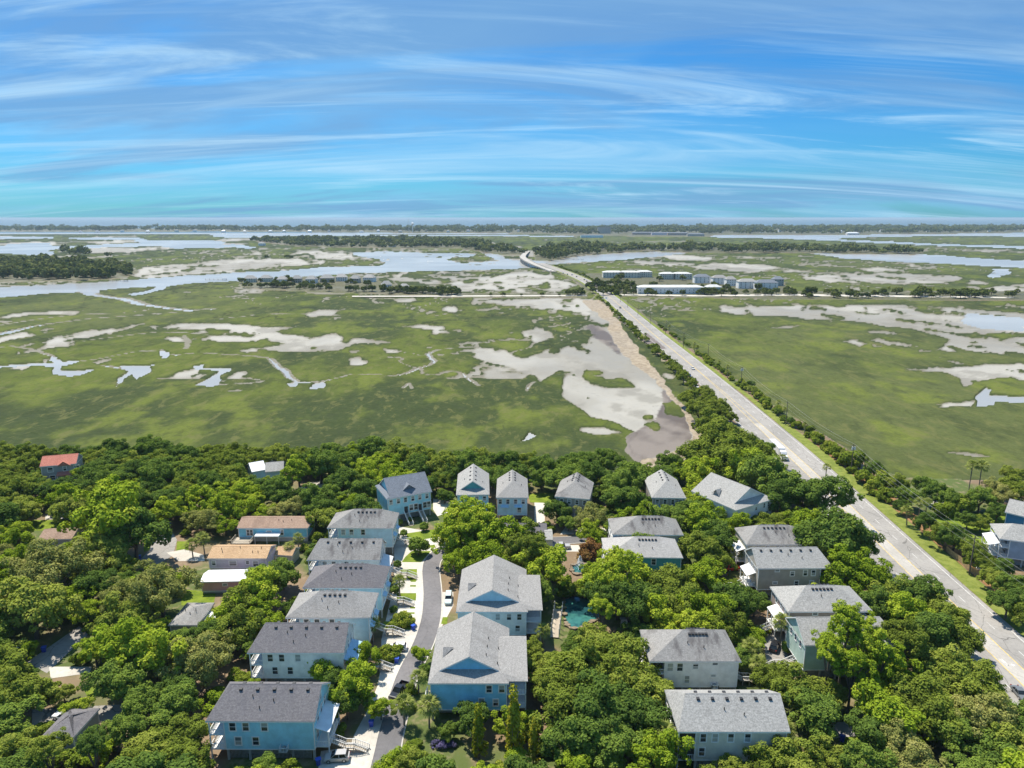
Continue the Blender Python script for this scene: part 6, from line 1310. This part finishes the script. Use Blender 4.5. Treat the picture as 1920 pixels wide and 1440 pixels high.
def wood(name, label, polys, r0, r1, n, zoff=0, leaves=70, stretch=1.0):
    g = np.random.default_rng(sum(map(ord, name))); base = []
    for s_ in range(3):
        v, t = crown_cloud(900 + s_, nl=10, lpl=leaves // 10, leaf=.26, flat=.62, lobe=(.36, .52)); v[:, 2] += .75; base.append((v, t))
    V = []; T = []; Pp = [np.array(Upts(p)) for p in polys]; A_ = [abs(np.sum(p[:, 0] * np.roll(p[:, 1], 1) - p[:, 1] * np.roll(p[:, 0], 1))) for p in Pp]
    for _ in range(n):
        p = Pp[int(g.choice(len(Pp), p=np.array(A_) / sum(A_)))]; lo, hi = p.min(0), p.max(0)
        for _t in range(40):
            x, y = g.uniform(lo, hi)
            if pin(x, y, p): break
        else: continue
        r = g.uniform(r0, r1); v, t = base[int(g.integers(3))]; a = g.uniform(0, 6.28); c_, s_ = math.cos(a), math.sin(a)
        w_ = v @ np.array([[c_, s_, 0], [-s_, c_, 0], [0, 0, 1]]) * r; w_[:, 2] *= stretch * g.uniform(.8, 1.25); V.append(w_ + np.array([x, y, zoff])); T.append(np.clip(t + g.normal(0, .18), 0, 1))
    o = link(name, cloud_mesh(name, np.concatenate(V), np.concatenate(T), LEAF['far'])); tag(o, label, 'woodland', kind='stuff')
wood('woodland', 'dark wooded hummock beside the river at far left', [[(-150,494),(60,491),(200,498),(260,508),(235,520),(150,525),(0,526),(-150,528)]], 5.5, 10.5, 430, leaves=200, stretch=1.15)
wood('island_woodland', 'wooded islands behind the river', [LAND[3], LAND[5], LAND[4], [(120,472),(160,472),(165,480),(130,480)], [(195,482),(230,482),(228,486),(195,486)]], 7, 13, 1000, leaves=90, stretch=1.1)
wood('shore_woodland', 'continuous dark tree line of the far barrier island', [[(-500,434),(0,434),(400,433.5),(1000,437.5),(1100,441),(1180,439),(1330,441),(1340,439.5),(1500,439.5),(1700,438.4),(2300,429.5),(2300,425.5),(1000,428),(-500,429.5)]], 14, 26, 2600, leaves=50, stretch=.95)
for px, py, r in [(500,485,6),(538,484.5,6),(545,485,5)]: x, y, _ = U(px, py); plant('far', x, y, r, -.7)
# ------------------------------------------------------------------ labels that single things out: nearest landmark, side, rank
LAND_MARKS += [('left end of the marsh island', U(462, 532)), ('right end of the marsh island', U(800, 548)), ('small white hipped house', U(1339, 549)), ('left end of the marsh strip', U(1540, 556)), ('water tower', U(774, 436)), ('white waterside building', U(1600, 440)), ('left end of the far shore', U(200, 435)), ('right end of the far shore', U(1880, 434)),('teal pond', U(1100, 1145)), ('white articulated truck', U(1455, 850)), ('bridge', U(990, 485)), ('wooden fence', U(1805, 1060)), ('left turning circle', U(300, 1025)), ('lower left road', U(110, 1220)), ('repaired causeway patch', U(1225, 640)), ('far wooded hummock', U(130, 510)),
   ('two tall palms', U(1824, 930)), ('small clearing at lower right', U(1585, 1385)), ('right end of the marsh strip', U(1850, 556)), ('middle marsh strip', U(1680, 556)), ('causeway junction', U(1110, 553))]
DESC = dict(oak='olive-green live oak', dark='dark green dense tree', bright='bright yellow-green leafy tree', pale='pale grey-green feathery tree', conifer='tall yellow-green conifer', shrub='green shrub', brown='bronze-leaved shrub', flower='purple-blue flowering shrub', round='clipped dark round bush', far='dark island tree', palm='fan palm', pole='wooden utility pole', beach='pale beach house')
CATS = dict(shrub='shrub', brown='shrub', flower='shrub', round='bush', palm='palm', pole='utility pole', beach='house')
ORD = ['nearest', 'second nearest', 'third nearest', 'fourth nearest', 'fifth nearest', 'sixth nearest', 'seventh nearest', 'eighth nearest', 'ninth nearest', 'tenth nearest', 'eleventh nearest', 'twelfth nearest'] + ['%dth nearest' % i for i in range(13, 200)]
B_ = {}
def where(p):
    m = min(LAND_MARKS, key=lambda q: (q[1][0] - p[0]) ** 2 + (q[1][1] - p[1]) ** 2); dx, dy = p[0] - m[1][0], p[1] - m[1][1]
    sd_ = ('right of' if dx > 0 else 'left of') if abs(dx) > abs(dy) else ('behind' if dy > 0 else 'in front of'); return m[0], sd_, math.hypot(dx, dy)
for o, kd, p, r in VEG:
    m_, sd_, dd = where(p); B_.setdefault((kd, m_, sd_), []).append((dd, o, r))
for (kd, m_, sd_), L_ in B_.items():
    L_.sort(key=lambda q: q[0])
    for i, (dd, o, r) in enumerate(L_): tag(o, '%s, %s%s the %s' % (DESC[kd], (ORD[i] + ' one ') if len(L_) > 1 else '', sd_, m_), CATS.get(kd, 'tree'), {'shrub': 'shrubs', 'palm': 'fan palms', 'pole': 'utility poles along the causeway'}.get(kd, 'trees') if kd in ('shrub', 'palm', 'pole') else 'beach houses on the far shore' if kd == 'beach' else 'trees around the houses' if kd != 'far' else 'trees on the marsh islands')
C_ = {}
for o, p, cl, kd in CARS:
    if 'label' in o: continue
    C_.setdefault((cl, kd), []).append((p[1], o))
for (cl, kd), L_ in C_.items():
    L_.sort(key=lambda q: q[0])
    for i, (dd, o) in enumerate(L_): o['label'] = '%s %s on the causeway%s' % ({'seafoam': 'pale green', 'blue': 'dark blue'}.get(cl, cl), {'suv': 'SUV', 'sedan': 'saloon car', 'pickup': 'pickup'}[kd], '' if len(L_) == 1 else ', ' + ['nearest', 'second nearest', 'third nearest', 'fourth nearest', 'fifth nearest', 'sixth nearest', 'seventh nearest'][i] + ' of its colour and kind')
# ------------------------------------------------------------------ sea haze
b = MB(); b.box(-61000, -300, -3.4, 61000, 60500, 99)
hz = b.mesh('haze', []) if False else None
m = bpy.data.materials.new('haze'); m.use_nodes = True; t = m.node_tree; t.nodes.clear(); pv_ = t.nodes.new('ShaderNodeVolumePrincipled'); pv_.inputs['Color'].default_value = (.62, .80, .95, 1); pv_.inputs['Density'].default_value = 4.5e-5; pv_.inputs['Anisotropy'].default_value = .1
mo = t.nodes.new('ShaderNodeOutputMaterial'); t.links.new(pv_.outputs[0], mo.inputs['Volume'])
tag(b.build('haze', m), 'thin pale blue sea haze over the whole scene', kind='stuff')
